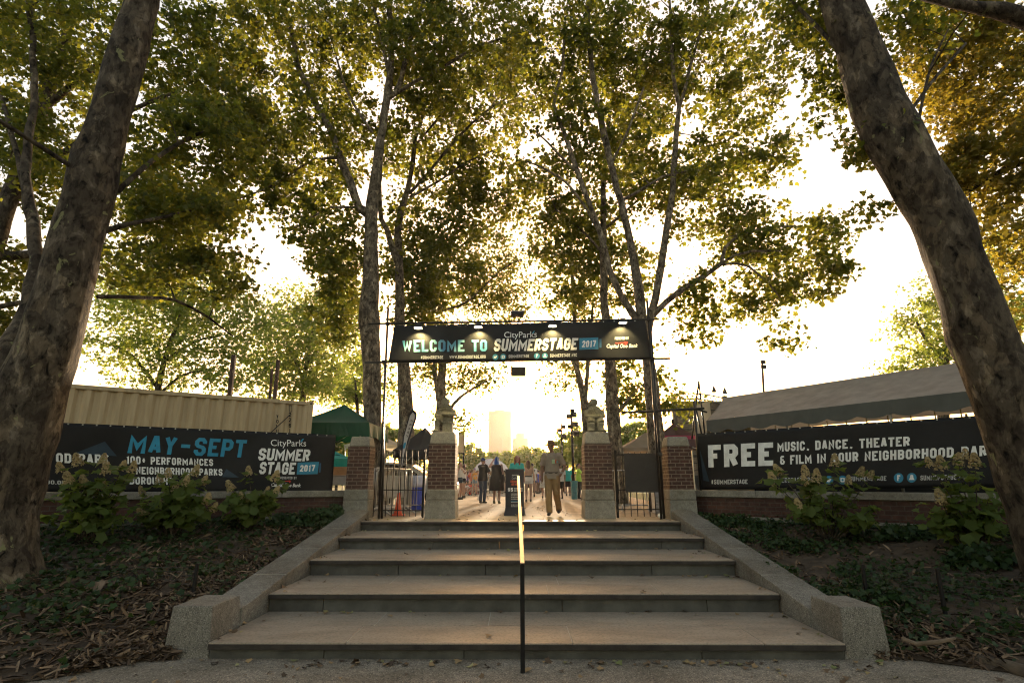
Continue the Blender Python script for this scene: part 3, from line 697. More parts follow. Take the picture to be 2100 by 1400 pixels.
# floodlights on the top bar
def emis(name, col, st):
    m, nt, b = nodes(name); b.inputs['Emission Color'].default_value = (*col, 1); b.inputs['Emission Strength'].default_value = st; b.inputs['Base Color'].default_value = (.8, .8, .7, 1); return m
MT['lamp'] = emis('lit_lamp_glass', (1, .86, .5), 3)
for k, (px, py) in enumerate([(858, 668), (981, 666), (1133, 664), (1277, 657)]):
    lab = ['lit floodlight above the word WELCOME', 'lit floodlight above the word TO', 'lit floodlight above the letters RST', 'lit floodlight above the bank logo at the banner end'][k]
    p = P(px, py, YF - .3); t = thing('floodlight', lab, 'floodlight', p, 'floodlights along the banner top')
    top = Vector((p.x, YF, p.z + .02))
    b = MB(); b.tube([top, top + Vector((0, -.12, .05)), p + Vector((0, .02, .03))], .012, 8); b.build('bracket', MT['darkmetal'], t, smooth=True)
    b = MB(); q = [p + Vector((-.10, -.06, -.05)), p + Vector((.10, -.06, -.05)), p + Vector((.10, .06, -.07)), p + Vector((-.10, .06, -.07))]
    u = [p + Vector((-.055, -.03, .05)), p + Vector((.055, -.03, .05)), p + Vector((.055, .05, .04)), p + Vector((-.055, .05, .04))]
    b.add(q + u, [(4, 5, 6, 7), (0, 1, 5, 4), (1, 2, 6, 5), (2, 3, 7, 6), (3, 0, 4, 7)]); b.build('housing', MT['darkmetal'], t, bevel=.006)
    b = MB(); b.obox(p + Vector((0, 0, -.052)), (.08, 0, 0), (0, .045, -.007), (0, 0, .003)); b.build('lamp_glass', MT['lamp'], t)
    ld = bpy.data.lights.new('lamp', 'SPOT'); ld.energy = 16; ld.color = (1, .78, .32); ld.spot_size = R(105); ld.spot_blend = .5; ld.shadow_soft_size = .03
    lo = bpy.data.objects.new('lamp_beam', ld); C.objects.link(lo); lo.parent = t; lo.location = (0, 0, -.07)
    lo.rotation_euler = Vector((0, -.62, .78)).to_track_quat('Z', 'Y').to_euler()
# boxes hung above and below the banner
p = P(1063, 762, YF + .1); t = thing('speaker_box', 'dark box hanging under the middle of the welcome banner', 'speaker', p)
b = MB(); b.obox(p, (.17, 0, 0), (0, .12, 0), (0, 0, .09)); b.build('case', MT['darkmetal'], t, bevel=.012)
b = MB(); b.obox(p + Vector((0, -.125, 0)), (.155, 0, 0), (0, .004, 0), (0, 0, .076)); b.build('grille', MT['black'], t)
b = MB(); b.tube([p + Vector((.02, 0, .09)), Vector((p.x + .02, p.y, P(1063, 741, YF).z))], .01, 6); b.build('hanger', MT['black'], t)
p = P(1061, 644, YF + .1); t = thing('roof_lamp', 'small black topped lamp box on a stem above the welcome banner', 'lamp', p)
b = MB(); b.obox(p, (.15, 0, 0), (0, .12, 0), (0, 0, .045)); b.build('case', MT['darkmetal'], t, bevel=.012)
b = MB(); b.obox(p + Vector((0, .01, .05)), (.14, 0, 0), (0, .12, 0), (0, 0, .006)); b.build('lid', MT['white'], t)
b = MB(); b.tube([p + Vector((.03, 0, -.04)), Vector((p.x + .03, p.y, P(1063, 659, YF).z))], .01, 6); b.build('stem', MT['black'], t)

# left banner
o_ = -LNr * .1
B = Banner('dated_banner', 'charcoal banner reading MAY-SEPT on the wall left of the steps', 'banner', LW0 + o_, LD,
           [(95, 1008), (681, 1011.5), (689, 891.5), (110, 865.5)], MT['vinyl'], None, .042, 11, 'banners along the garden walls', nx=120)
B.text('MAY-SEPT', MT['inkblue'], 261, 928.5, 890.5, 507, 938, 902, .19, .56, .15, .14)
B.text('100+ PERFORMANCES', MT['ink'], 259, 950.8, 934.5, 437, 955, 941, .2, .55, .17)
B.text('NEIGHBORHOOD PARKS', MT['ink'], 279, 971.8, 956.5, 456, 975, 961, .2, .55, .17)
B.text('BOROUGHS', MT['ink'], 266, 992.5, 977, 355, 993.5, 979, .2, .55, .17)
B.text('CityParks', MT['ink'], 555, 914, 901, 627, 915, 902, font=True)
B.shape('leaf_mark', MT['inkblue'], [(615, 906), (618, 906), (623, 899), (619, 900)])
B.text('SUMMER', MT['ink'], 528, 943.5, 918.5, 637, 945.5, 921.5, .215, .6, .12, .17)
B.text('STAGE', MT['ink'], 530, 971.5, 946.5, 607, 972.5, 948, .215, .6, .12, .17)
B.shape('year_panel', MT['inkmid'], [(608, 972.5), (651, 971.5), (654, 946.5), (610, 948)])
B.shape('year_panel', MT['inkdim'], [(653.5, 968.5), (657, 968), (658, 949), (655, 949.5)])
B.text('2017', MT['ink'], 614, 966.5, 953.5, 646, 966, 952.5, .2, .5, .14, .1)
B.text('PRESENTED BY', MT['inkgrey'], 571, 981.5, 976.5, 608, 982, 977, .2, .55, .2)
swoosh(B, 578, 597, 984); B.text('Capital One Bank', MT['ink'], 556, 997, 990, 617, 998, 991, font=True, bold=.02, shear=.25)
B.text('OD PARK', MT['ink'], 115, 948.5, 928.5, 224, 951, 932, .2, .55, .17)
B.text('GO.ORG', MT['inkgrey'], 95, 992, 984, 143, 993, 985.5, .18, .55, .17)
B.shape('print_patch', MT['inknavy'], [(455, 978), (490, 979), (464, 961)]); B.shape('print_patch', MT['inknavy'], [(150, 930), (240, 935), (215, 905)])
# right banner
o_ = -RNr * .1
B = Banner('slogan_banner', 'charcoal banner reading FREE MUSIC DANCE THEATER on the wall right of the steps', 'banner', RW0 + o_, RD,
           [(1433, 1003.5), (2072, 999), (2060, 848.5), (1430, 889)], MT['vinyl'], None, .042, 23, 'banners along the garden walls', nx=120)
B.text('FREE', MT['ink'], 1453, 958, 912.5, 1586, 954.5, 906.5, .23, .6, .17)
B.text('MUSIC, DANCE, THEATER', MT['ink'], 1594.5, 926, 906.8, 1866, 914, 894.5, .21, .56, .17)
B.text('& FILM IN YOUR NEIGHBORHOOD PARKS', MT['ink'], 1600, 952.5, 934, 2063, 932.5, 911, .21, .56, .17)
B.text('#SUMMERSTAGE', MT['inkgrey'], 1458, 992.5, 983, 1534, 991.5, 982.5, .18, .55, .18)
B.text('SUMMERSTAGE.ORG', MT['inkgrey'], 1576, 990, 980, 1668, 988, 978, .18, .55, .18)
icon(B, 1700, 984, 9, 'bird'); icon(B, 1728, 983.5, 9, 'cam')
B.text('SUMMERSTAGE', MT['inkgrey'], 1742, 986, 976.5, 1818, 985, 975.5, .18, .55, .18)
icon(B, 1843, 979.5, 10, 'f'); icon(B, 1870, 979, 10, 'ghost')
B.text('SUMMERSTAGE NYC', MT['inkgrey'], 1888, 984.5, 974.5, 1988, 982.5, 971.5, .18, .55, .18)
B.shape('print_patch', MT['inknavy'], [(1442, 985), (1454, 987), (1436, 920)])
# ------------------------------------------------------------------ things behind the walls and on the plaza
def fabric(name, col, col2=None, trans=0.):
    m, nt, b = nodes(name); co = tc(nt)
    nt.links.new(ramp(nt, nz(nt, co, 3, 5), [(.3, tuple(c * .75 for c in (col2 or col))), (.7, col)]), b.inputs['Base Color']); b.inputs['Roughness'].default_value = .8
    bump(nt, b, nz(nt, co, 7, 4), .25, .02)
    if trans:
        tl = N(nt, 'BsdfTranslucent'); tl.inputs[0].default_value = (*col, 1); mx = N(nt, 'MixShader'); mx.inputs[0].default_value = trans
        nt.links.new(b.outputs[0], mx.inputs[1]); nt.links.new(tl.outputs[0], mx.inputs[2]); nt.links.new(mx.outputs[0], nt.nodes['Material Output'].inputs[0])
    return m
# shipping container
def contmat():
    m, nt, b = nodes('tan_container_paint'); co = tc(nt)
    st = N(nt, 'Mapping'); st.inputs['Scale'].default_value = (5, 5, .5); nt.links.new(co, st.inputs['Vector'])
    c = ramp(nt, nz(nt, st.outputs[0], 2.2, 6, .6), [(.3, (.37, .275, .16)), (.55, (.47, .36, .215)), (.75, (.52, .41, .26))])
    c = mixc(nt, ramp(nt, nz(nt, co, 9, 6, .7), [(.70, (0, 0, 0)), (.74, (1, 1, 1))]), c, (.16, .08, .04))
    nt.links.new(c, b.inputs['Base Color']); b.inputs['Roughness'].default_value = .55; return m
MT['tan'] = contmat()
E = P(643, 824, 14.0); ztop = E.z; L_ = 6.06; wd_ = 2.44; back = -LNr
t = thing('shipping_container', 'tan corrugated shipping container behind the dated banner', 'container', (E.x, E.y, PLZ))
E0 = Vector((E.x, E.y, 0)); b = MB(); k = 0; prof = []
x = .12
while x < L_ - .14:
    prof += [(x, 0), (x + .075, 0), (x + .135, -.055), (x + .215, -.055)]; x += .278
pts = [E0 + LD * a + LNr * (o - .02) for a, o in prof]
b.add([p + Vector((0, 0, PLZ + .15)) for p in pts] + [p + Vector((0, 0, ztop - .085)) for p in pts], [(i, i + 1, len(pts) + i + 1, len(pts) + i) for i in range(len(pts) - 1)])
b.build('side_panel', MT['tan'], t)
b = MB(); b.beam(E0 + Vector((0, 0, ztop - .045)) - LNr * .04, E0 + LD * L_ + Vector((0, 0, ztop - .045)) - LNr * .04, .08, .09); b.build('top_rail', MT['tan'], t, bevel=.008)
b = MB(); b.beam(E0 + Vector((0, 0, PLZ + .08)) - LNr * .04, E0 + LD * L_ + Vector((0, 0, PLZ + .08)) - LNr * .04, .08, .16); b.build('bottom_rail', MT['tan'], t, bevel=.008)
for a, q in ((.055, .055), (L_ - .055, .055), (.055, wd_ - .055)):
    b = MB(); p = E0 + LD * a + back * q; b.beam(p + Vector((0, 0, PLZ + .1)), p + Vector((0, 0, ztop + .004)), .125, .125, LNr); po = b.build('corner_post', MT['tan'], t, bevel=.006)
    b = MB(); p2 = p + Vector((0, 0, ztop - .05)); b.obox(p2, LD * .067, LNr * .067, (0, 0, .06)); b.build('corner_casting', MT['tan'], po, bevel=.01)
    b = MB(); b.obox(p2 + LNr * .068, LD * .026, LNr * .002, (0, 0, .02)); b.build('casting_hole', MT['black'], po, bevel=.002)
b = MB(); z = ztop - .02; p = E0 - LNr * .05; b.prism([p + LD * .06 + Vector((0, 0, z)), p + LD * L_ + Vector((0, 0, z)), p + LD * L_ + back * (wd_ - .1) + Vector((0, 0, z)), p + LD * .06 + back * (wd_ - .1) + Vector((0, 0, z))], (0, 0, .015)); b.build('roof', MT['tan'], t)
b = MB(); b.prism([E0 + LD * .03 + back * .1 + Vector((0, 0, PLZ + .1)), E0 + LD * .03 + back * (wd_ - .1) + Vector((0, 0, PLZ + .1)), E0 + LD * .03 + back * (wd_ - .1) + Vector((0, 0, ztop - .03)), E0 + LD * .03 + back * .1 + Vector((0, 0, ztop - .03))], LD * .03); b.build('end_panel', MT['tan'], t)
def on_cont(px, py):
    r = ray(px, py); n = LNr; p = E0 + LNr * .0; s_ = (p - CAMP).dot(n) / r.dot(n); return CAMP + r * s_ + LNr * .006
def letters_at(fn, s, px, py, h, w, mat, par, name='lettering', th=.2):
    qs, tw = textgeo(s, th, .6, .2); b = MB()
    for q, k, wi in qs: b.add([fn(px + a / tw * w, py - hh * h) for a, hh in q], [(0, 1, 2, 3)])
    return b.build(name, mat, par, uv=False)
for i, ch in enumerate('YOIU'): letters_at(on_cont, ch, 566.5, 857.5 + i * 10, 7.5, 4.6 if ch != 'I' else 1.5, MT['black'], t)
for i, ch in enumerate('2261'): letters_at(on_cont, ch, 592, 854 + i * 11, 8.5, 5 if ch != '1' else 2.4, MT['black'], t)
b = MB(); b.tube([on_cont(556, 886), on_cont(597, 848)], .012, 6); b.build('lashing_bar', MT['darkmetal'], t)
b = MB(); q = [on_cont(593, 831), on_cont(598.5, 831.5), on_cont(598.5, 844), on_cont(593, 843.5)]
for i in range(4): b.tube([q[i], q[(i + 1) % 4]], .008, 5)
b.build('placard_frame', MT['darkmetal'], t)
# dark steel posts behind the container
MT['rustpost'] = plain('dark_rust_post', (.05, .028, .022), .75)
for (xa, ya, xb, yb, w, lab) in ((471, 812, 480, 728, .12, 'thick dark steel post leaning above the middle of the container'), (554, 818, 558, 756, .07, 'short thin dark post, one of two close together above the container'), (563, 818, 571, 738, .1, 'taller dark post, one of two close together above the container')):
    a, c = P(xa, ya, 16.6), P(xb, yb, 16.6); a = a + (a - c) * 2.2; a.z = PLZ; t = thing('steel_post', lab, 'post', a, 'steel posts behind the container')
    b = MB(); b.beam(a, c, w, w * .9, (0, 1, 0)); b.build('shaft', MT['rustpost'], t, bevel=.008)
    b = MB(); b.obox((a.x, a.y, PLZ + .01), (.14, 0, 0), (0, .14, 0), (0, 0, .012)); b.build('base_plate', MT['rustpost'], t)

# pop-up canopies
def canopy(name, label, cat, cx, cyy, hw, hd, zeave, zapex, val, mat, group=None, legs=True, legm='steel', scal=0, sag=.12):
    t = thing(name, label, cat, (cx, cyy, PLZ), group)
    n = 10; b = MB(); vs = []
    def edge(k, f):
        c = [(-hw, -hd), (hw, -hd), (hw, hd), (-hw, hd)]; a, e = c[k], c[(k + 1) % 4]; return (cx + a[0] + (e[0] - a[0]) * f, cyy + a[1] + (e[1] - a[1]) * f)
    for k in range(4):
        grid = []
        for i in range(n + 1):
            for j in range(n + 1):
                x, y = edge(k, j / n); f = i / n
                x, y = x + (cx - x) * f, y + (cyy - y) * f
                z = zeave + (zapex - zeave) * f - sag * math.sin(math.pi * f) * (1 - .75 * abs(2 * j / n - 1))
                grid.append((x, y, z))
        b.add(grid, [(i * (n + 1) + j, i * (n + 1) + j + 1, (i + 1) * (n + 1) + j + 1, (i + 1) * (n + 1) + j) for i in range(n) for j in range(n)])
    rf = b.build('roof', mat, t, smooth=False)
    b = MB()
    for k in range(4):
        m = 16; top = []; bot = []
        for j in range(m + 1):
            x, y = edge(k, j / m); top.append((x, y, zeave)); bot.append((x + .03 * math.sin(j * 1.3), y + .03 * math.cos(j), zeave - val - .02 * math.sin(j * 2.1)))
        b.add(top + bot, [(j, j + 1, m + 2 + j, m + 1 + j) for j in range(m)])
    b.build('valance', mat, t)
    if legs:
        for sx in (-1, 1):
            for sy in (-1, 1):
                b = MB(); b.obox((cx + sx * (hw - .05), cyy + sy * (hd - .05), (PLZ + zeave) / 2), (.02, 0, 0), (0, .02, 0), (0, 0, (zeave - PLZ) / 2)); b.build('leg', MT[legm], t)
        for sy in (-1, 1):
            b = MB()
            for q in range(4):
                xa, xb = cx - hw + .05 + q * (hw - .05) / 2, cx - hw + .05 + (q + 1) * (hw - .05) / 2
                b.beam((xa, cyy + sy * (hd - .05), zeave - .05 - .3 * (q % 2)), (xb, cyy + sy * (hd - .05), zeave - .05 - .3 * ((q + 1) % 2)), .02, .02)
            b.build('truss_frame', MT[legm], t)
    return t
MT['green'] = fabric('dark_green_canvas', (.008, .075, .038), None, .12)
MT['blackfab'] = fabric('black_canvas', (.012, .012, .013))
MT['tanfab'] = fabric('beige_canvas', (.36, .29, .22), None, .25)
MT['cream'] = fabric('cream_canvas', (.55, .5, .4), None, .3)
MT['plum'] = fabric('plum_canvas', (.11, .055, .06), None, .1)
MT['pink'] = plain('pink_trim', (.33, .03, .08))
c = P(757, 866, 14.7); ap = P(707, 829, 15.85)
canopy('pop_up_canopy', 'dark green pointed pop-up canopy between the container and the gate', 'canopy', ap.x, 15.85, c.x - ap.x, 1.15, c.z, ap.z, .36, MT['green'], 'pop-up canopies')
a_ = P(806, 922, 17.4); ap = P(872, 876, 18.6)
canopy('pop_up_canopy', 'black pop-up canopy behind the feather flag', 'canopy', ap.x, 18.6, ap.x - a_.x, 1.2, a_.z, ap.z, .22, MT['blackfab'], 'pop-up canopies')
ap = P(781, 892, 22)
canopy('pop_up_canopy', 'pale cream canopy glimpsed between the post and the black canopy', 'canopy', ap.x, 22, 1.1, 1.1, P(781, 912, 21).z, ap.z, .1, MT['cream'], 'pop-up canopies')
a_ = P(1275, 918, 20.4); ap = P(1324, 886, 21.7)
canopy('pop_up_canopy', 'beige canopy with dark seams seen over the dark gate board', 'canopy', ap.x, 21.7, ap.x - a_.x, 1.3, a_.z, ap.z, .12, MT['tanfab'], 'pop-up canopies')
ap = P(1380, 868, 22.5)
t = canopy('pop_up_canopy', 'plum canopy with pink band rising behind the bare pier', 'canopy', ap.x, 22.5, 1.05, 1.05, P(1380, 900, 21.4).z, ap.z, .3, MT['plum'], 'pop-up canopies', sag=.3)
b = MB(); ze = P(1380, 900, 21.4).z
for sy in (-1, 1): b.beam((ap.x - .92, 22.5 + sy * .95, ze + .07), (ap.x + .92, 22.5 + sy * .95, ze + .07), .02, .16)
b.build('pink_band', MT['pink'], t)
b = MB(); b.ell(ap + Vector((0, 0, .07)), (.07, .07, .11)); b.build('finial', MT['black'], t, smooth=True)
ap = P(688, 925, 20)
canopy('pop_up_canopy', 'small teal canopy glimpsed through the railing', 'canopy', ap.x, 20, .7, .7, P(688, 940, 19.3).z, ap.z, .5, fabric('teal_canvas', (.02, .32, .27), None, .2), 'pop-up canopies')
# crates by the railing
for px, py, w, col, lab in ((690, 968, .4, (.4, .2, .08), 'brown crate stacked behind the railing'), (694, 985, .5, (.35, .33, .3), 'grey crate at the bottom of the stack behind the railing')):
    p = P(px, py, 15.2); t = thing('crate', lab, 'crate', (p.x, p.y, p.z - .13), 'crates behind the railing'); m = plain('crate_paint', col)
    b = MB(); b.obox(p, (w, 0, 0), (0, .25, 0), (0, 0, .12)); b.build('box', m, t, bevel=.02)
    b = MB(); b.obox(p + Vector((0, 0, .125)), (w + .02, 0, 0), (0, .27, 0), (0, 0, .012)); b.build('rim', m, t, bevel=.005)

# feather flag
YB = 14.4
t = thing('feather_flag', 'tall white feather flag with dark border leaning behind the gate', 'flag', P(821, 1050, YB))
out = [(821.5, 962), (824, 924), (827, 894), (833, 872), (839.5, 849), (846.5, 838.5), (855, 847), (854.5, 857), (848, 876), (838.5, 904), (831, 932), (825, 961)]
inn = [(823.3, 957), (825.8, 924), (829, 895), (835, 873), (841, 852), (846.5, 845), (851, 850), (850, 858), (843.5, 877), (835, 904), (829, 930), (825, 952)]
b = MB(); b.prism([P(x, y, YB) for x, y in out], (0, .012, 0)); b.build('border_cloth', fabric('black_cloth', (.012, .011, .02)), t)
b = MB(); b.prism([P(x, y, YB - .006) for x, y in inn], (0, .004, 0)); b.build('white_cloth', fabric('white_cloth', (.62, .60, .58), None, .2), t)
b = MB(); b.tube([P(821, 1050, YB), P(821.3, 962, YB), P(826, 905, YB + .02), P(838, 858, YB + .02), P(846.5, 838.5, YB + .02), P(854, 846, YB + .02)], .013, 6); b.build('pole', MT['black'], t)
def on_flag(px, py): return P(px, py, YB - .012)
b = MB(); e0 = on_flag(829.5, 913); b.ell(e0, (.03, .004, .09), 10, 6, Matrix.Rotation(R(12), 3, 'Y')); b.build('emblem', MT['inkblue'], t, smooth=True)
b = MB()
for k in range(5):
    f = k / 4; cx, cyy = 834 + 10 * f, 893 - 31 * f
    q = [(cx - 2, cyy + 1.5), (cx + 2, cyy + 2.3), (cx + 1.4, cyy - .3 - (k % 2)), (cx - 1.6, cyy - 1.2 + (k % 2) * 1.6)]
    for i in range(3): b.tube([on_flag(*q[i]), on_flag(*q[i + 1])], .006, 4)
b.build('lettering', MT['black'], t)

# crowd barriers
def barrier(p, ang, L, label, feet=True):
    t = thing('crowd_barrier', label, 'barrier', (0, 0, 0), 'metal crowd barriers')
    b = MB(); h = 1.08; z0 = .16
    fr = [(-L / 2, 0, z0), (-L / 2, 0, h - .08), (-L / 2 + .08, 0, h), (L / 2 - .08, 0, h), (L / 2, 0, h - .08), (L / 2, 0, z0)]
    b.tube(fr, .02, 8); b.tube([fr[0], fr[-1]], .018, 8); b.build('frame', MT['steel'], t, smooth=True)
    b = MB(); n = int(L / .115)
    for i in range(1, n): b.tube([(-L / 2 + L * i / n, 0, z0), (-L / 2 + L * i / n, 0, h)], .007, 5)
    b.build('bars', MT['steel'], t)
    if feet:
        for sx in (-1, 1):
            b = MB(); x = sx * (L / 2 - .3); b.tube([(x, -.32, .015), (x, -.03, .17), (x, .03, .17), (x, .32, .015)], .016, 7); b.build('foot', MT['steel'], t, smooth=True)
    t.location = p; t.rotation_euler = (0, 0, ang); return t
g = lambda px, Y: Vector((P(px, 1030, Y).x, Y, PLZ))
barrier(g(806, 13.9), R(70), 1.7, 'crowd barrier nearest the left gate leaf, beside the orange cone')
barrier(g(797, 14.3), R(74), 1.7, 'crowd barrier second in the row behind the left gate leaf')
barrier(g(827, 15.4), R(35), 1.6, 'crowd barrier standing skewed behind the cone and the flag')
barrier(g(1303, 15.6), R(-14), 1.3, 'crowd barrier seen under the dark gate board on the grass')
barrier(g(1030, 27.5), R(8), 2.0, 'crowd barrier behind the folding table on the plaza')
barrier(g(1012, 26.8), R(-6), 2.0, 'crowd barrier behind the two people in black')
# traffic cone
p = g(817, 13.45); t = thing('traffic_cone', 'slim orange traffic cone among the barriers behind the left gate', 'cone', p)
m = plain('orange_plastic', (.75, .09, .03), .5)
b = MB(); b.obox(p + Vector((0, 0, .018)), (.15, 0, 0), (0, .15, 0), (0, 0, .018)); b.build('base', m, t, bevel=.01)
b = MB(); b.rings([(p.x, p.y, PLZ + z, r, r) for z, r in ((.03, .105), (.06, .095), (.25, .06), (.5, .03), (.52, .02))], 16); b.build('cone', m, t, smooth=True)
# bins
def bin_(px, Y, col, h, r, label, bag=None):
    p = g(px, Y); t = thing('litter_bin', label, 'bin', p, 'bins on the plaza'); m = plain('bin_plastic', col, .5)
    b = MB(); b.rings([(p.x, p.y, PLZ + z, q, q) for z, q in ((0, r * .8), (.02, r * .84), (h * .92, r), (h * .92, r * 1.08), (h, r * 1.08), (h, r * .95), (h * .8, r * .9))], 16); b.build('body', m, t, smooth=False)
    if bag:
        b = MB(); b.rings([(p.x, p.y, PLZ + z, q, q) for z, q in ((h * .74, r * 1.07), (h * .84, r * 1.16), (h * 1.03, r * 1.16), (h * 1.1, r * 1.05), (h * 1.06, r * .8))], 18); b.build('bag', plain('bin_bag', bag, .35), t, smooth=True, wob=.02, wobs=9)
bin_(855, 15.8, (.03, .07, .45), .85, .2, 'blue bin with a white bag behind the left gate', (.6, .58, .68))
bin_(843, 16.3, (.16, .16, .15), .95, .24, 'grey bin left of the blue bin behind the gate')
bin_(1178.5, 27, (.03, .17, .2), .85, .17, 'teal bin between the teal shirt and the lime shirt')
# parked car seen through the left gate
Yc = 19.5
t = thing('parked_car', 'white parked car seen through the left gate behind the barriers', 'car', g(820, Yc))
m = plain('white_car_paint', (.62, .61, .6), .3, 0, .6); gl = plain('dark_car_glass', (.02, .022, .025), .08, 0, .8)
x0 = g(792, Yc).x; prf = [(-.9, .28), (2.35, .28), (2.42, .55), (2.35, .78), (1.5, .95), (.78, 1.38), (-.7, 1.45), (-.9, 1.3)]
b = MB(); b.prism([(x0 + a, Yc - .85, PLZ + z) for a, z in prf], (0, 1.7, 0)); b.build('body', m, t, bevel=.06, seg=3)
b = MB(); b.prism([(x0 + a, Yc - .858, PLZ + z) for a, z in ((-.7, .98), (1.25, .98), (.72, 1.31), (-.6, 1.37))], (0, .006, 0)); b.build('side_window', gl, t)
b = MB(); b.add([(x0 + 1.46, Yc - .72, PLZ + .985), (x0 + 1.46, Yc + .72, PLZ + .985), (x0 + .83, Yc + .66, PLZ + 1.363), (x0 + .83, Yc - .66, PLZ + 1.363)], [(0, 1, 2, 3)])
for v in b.v: v += Vector((.012, 0, .018))
b.build('windscreen', gl, t)
for a in (-.2, 1.75):
    for sy in (-1, 1):
        b = MB(); b.prism([(x0 + a + .31 * math.cos(q * math.pi / 9), Yc + sy * .8 - .09, PLZ + .31 + .31 * math.sin(q * math.pi / 9)) for q in range(18)], (0, .2, 0)); w = b.build('wheel', MT['black'], t, bevel=.03)
        b = MB(); b.prism([(x0 + a + .18 * math.cos(q * math.pi / 9), Yc + sy * .8 - .1, PLZ + .31 + .18 * math.sin(q * math.pi / 9)) for q in range(18)], (0, .22, 0)); b.build('rim', MT['steel'], w)
for sy in (-1, 1): b = MB(); b.obox((x0 + 2.39, Yc + sy * .6, PLZ + .66), (.02, 0, 0), (0, .14, 0), (0, 0, .06)); b.build('headlight', MT['white'], t, bevel=.015)
# grey louvred cabinet and crumpled bag by the right gate
p = P(1347, 1030, 14.6); t = thing('louvred_cabinet', 'pale grey louvred cabinet behind the right gate leaf', 'cabinet', (p.x, p.y, PLZ)); m = plain('pale_grey_paint', (.45, .45, .44))
b = MB(); b.obox((p.x, p.y, PLZ + .28), (.085, 0, 0), (0, .2, 0), (0, 0, .28)); b.build('case', m, t, bevel=.008)
b = MB()
for k in range(6): b.obox((p.x, p.y - .205, PLZ + .06 + k * .085), (.075, 0, 0), (0, .012, .008), (0, -.004, .022))
b.build('louvres', m, t)
p = P(1355, 1056, 12.45); t = MB(); t.ell((p.x, p.y, PLZ + .045), (.075, .06, .05), 14, 10); tag(t.build('crumpled_bag', MT['white'], None, smooth=True, wob=.03, wobs=14), 'crumpled white plastic bag on the top step beside the bare pier', 'bag')
# folding table
p = g(1001, 24.6); t = thing('folding_table', 'low white folding table behind the two people in black', 'table', p)
b = MB(); b.obox((p.x, p.y, PLZ + .46), (.42, 0, 0), (0, .3, 0), (0, 0, .02)); b.build('top', MT['white'], t, bevel=.01)
for sx in (-1, 1):
    for sy in (-1, 1): b = MB(); b.tube([(p.x + sx * .36, p.y + sy * .25, PLZ + .45), (p.x + sx * .4, p.y + sy * .27, PLZ)], .014, 6); b.build('leg', MT['steel'], t)
# sign stand with donation notice
YS = 13.65; p = P(1056, 1054, YS)
t = thing('sign_stand', 'black floor sign on flared base asking for a $5 donation', 'sign', (p.x, YS, PLZ)); m = plain('black_sign_board', (.018, .018, .022), .5)
hw = szm(38, P(1056, 1010, YS)) / 2; zt = P(1056, 963.5, YS).z; cxs = P(1055.5, 1000, YS).x
b = MB(); b.obox((cxs, YS, (PLZ + .17 + zt) / 2), (hw, 0, 0), (0, .045, 0), (0, 0, (zt - PLZ - .17) / 2)); b.build('board', m, t, bevel=.01, seg=2)
b = MB(); b.frustum((cxs, YS), PLZ, PLZ + .2, hw * 1.16, .2, hw * .985, .043); b.build('base', m, t, bevel=.008)
b = MB(); b.obox((cxs, YS, zt + .012), (hw * 1.05, 0, 0), (0, .055, 0), (0, 0, .013)); b.build('top_rail', m, t, bevel=.004)
def on_sign(px, py): return P(px, py, YS - .05)
def stext(s, x0, x1, yb, yt, mat, th=.22, par=t):
    letters_at(on_sign, s, x0, yb, yb - yt, x1 - x0, mat, par, th=th)
stext('SUPPORT', 1050, 1063, 975.4, 972.6, MT['inkgrey']); 
vs, fs = fontgeo('CityParks'); b = MB(); b.add([on_sign(1049.5 + v[0] / vs[:, 0].max() * 14, 982 - v[1] * 4) for v in vs], fs); b.build('lettering', MT['inkgrey'], t, uv=False)
MT['inkorange'] = plain('orange_red_ink', (.62, .09, .035), .5)
stext('SUMMER', 1047, 1065, 989, 984.2, MT['inkorange'], .28); stext('STAGE', 1049, 1064, 995, 990.2, MT['inkorange'], .28)
stext('$5', 1041.5, 1052, 1007.5, 999.5, MT['ink'], .26); stext('SUGGESTED', 1054, 1072, 1002.6, 999.6, MT['inkgrey']); stext('DONATION', 1054, 1072, 1007.2, 1004.2, MT['inkgrey'])
for k, (y, w, mm) in enumerate(((1012, 17, 'inkgrey'), (1015.5, 16, 'inkgrey'), (1019, 17, 'inkgrey'), (1022.5, 15, 'inkgrey'), (1026.5, 17, 'inkmid'), (1029, 16, 'inkgrey'), (1034.5, 16, 'inkgrey'), (1038, 17, 'inkgrey'))):
    b = MB(); x = 1048; q = 0
    while x < 1048 + w:
        l = 1.4 + 1.9 * ((k * 7 + q * 5) % 4) / 3; b.add([on_sign(x, y + .7), on_sign(x + l, y + .7), on_sign(x + l, y - .7), on_sign(x, y - .7)], [(0, 1, 2, 3)]); x += l + .7; q += 1
    b.build('small_print', MT[mm], t, uv=False)

# white marquee behind the slogan banner
MT['marquee'] = fabric('grey_white_canvas', (.36, .32, .28), (.28, .25, .22), .2); MT['marqdark'] = fabric('grey_green_valance', (.10, .105, .095))
ML = P(1449, 862, 14.5); MR = P(1985, 801, 9.75); md = Vector((MR.x - ML.x, MR.y - ML.y, 0)); ml = md.length; md.normalize(); mb = Vector((-md.y, md.x, 0))
if mb.y < 0: mb = -mb
t = thing('marquee_tent', 'long grey-white marquee with scalloped valance behind the FREE banner', 'marquee', (ML.x, ML.y, PLZ)); zeL = ML.z; L_ = ml + 3.0; Wm = 3.8
ridz = zeL + .86
e0 = Vector((ML.x, ML.y, zeL)); q0 = e0 + mb * Wm / 2 - md * .8; q0.z = ridz; q1 = e0 + mb * Wm / 2 + md * (L_ - .9); q1.z = ridz
e1 = e0 + md * L_; e2 = e1 + mb * Wm; e3 = e0 + mb * Wm - md * 1.6
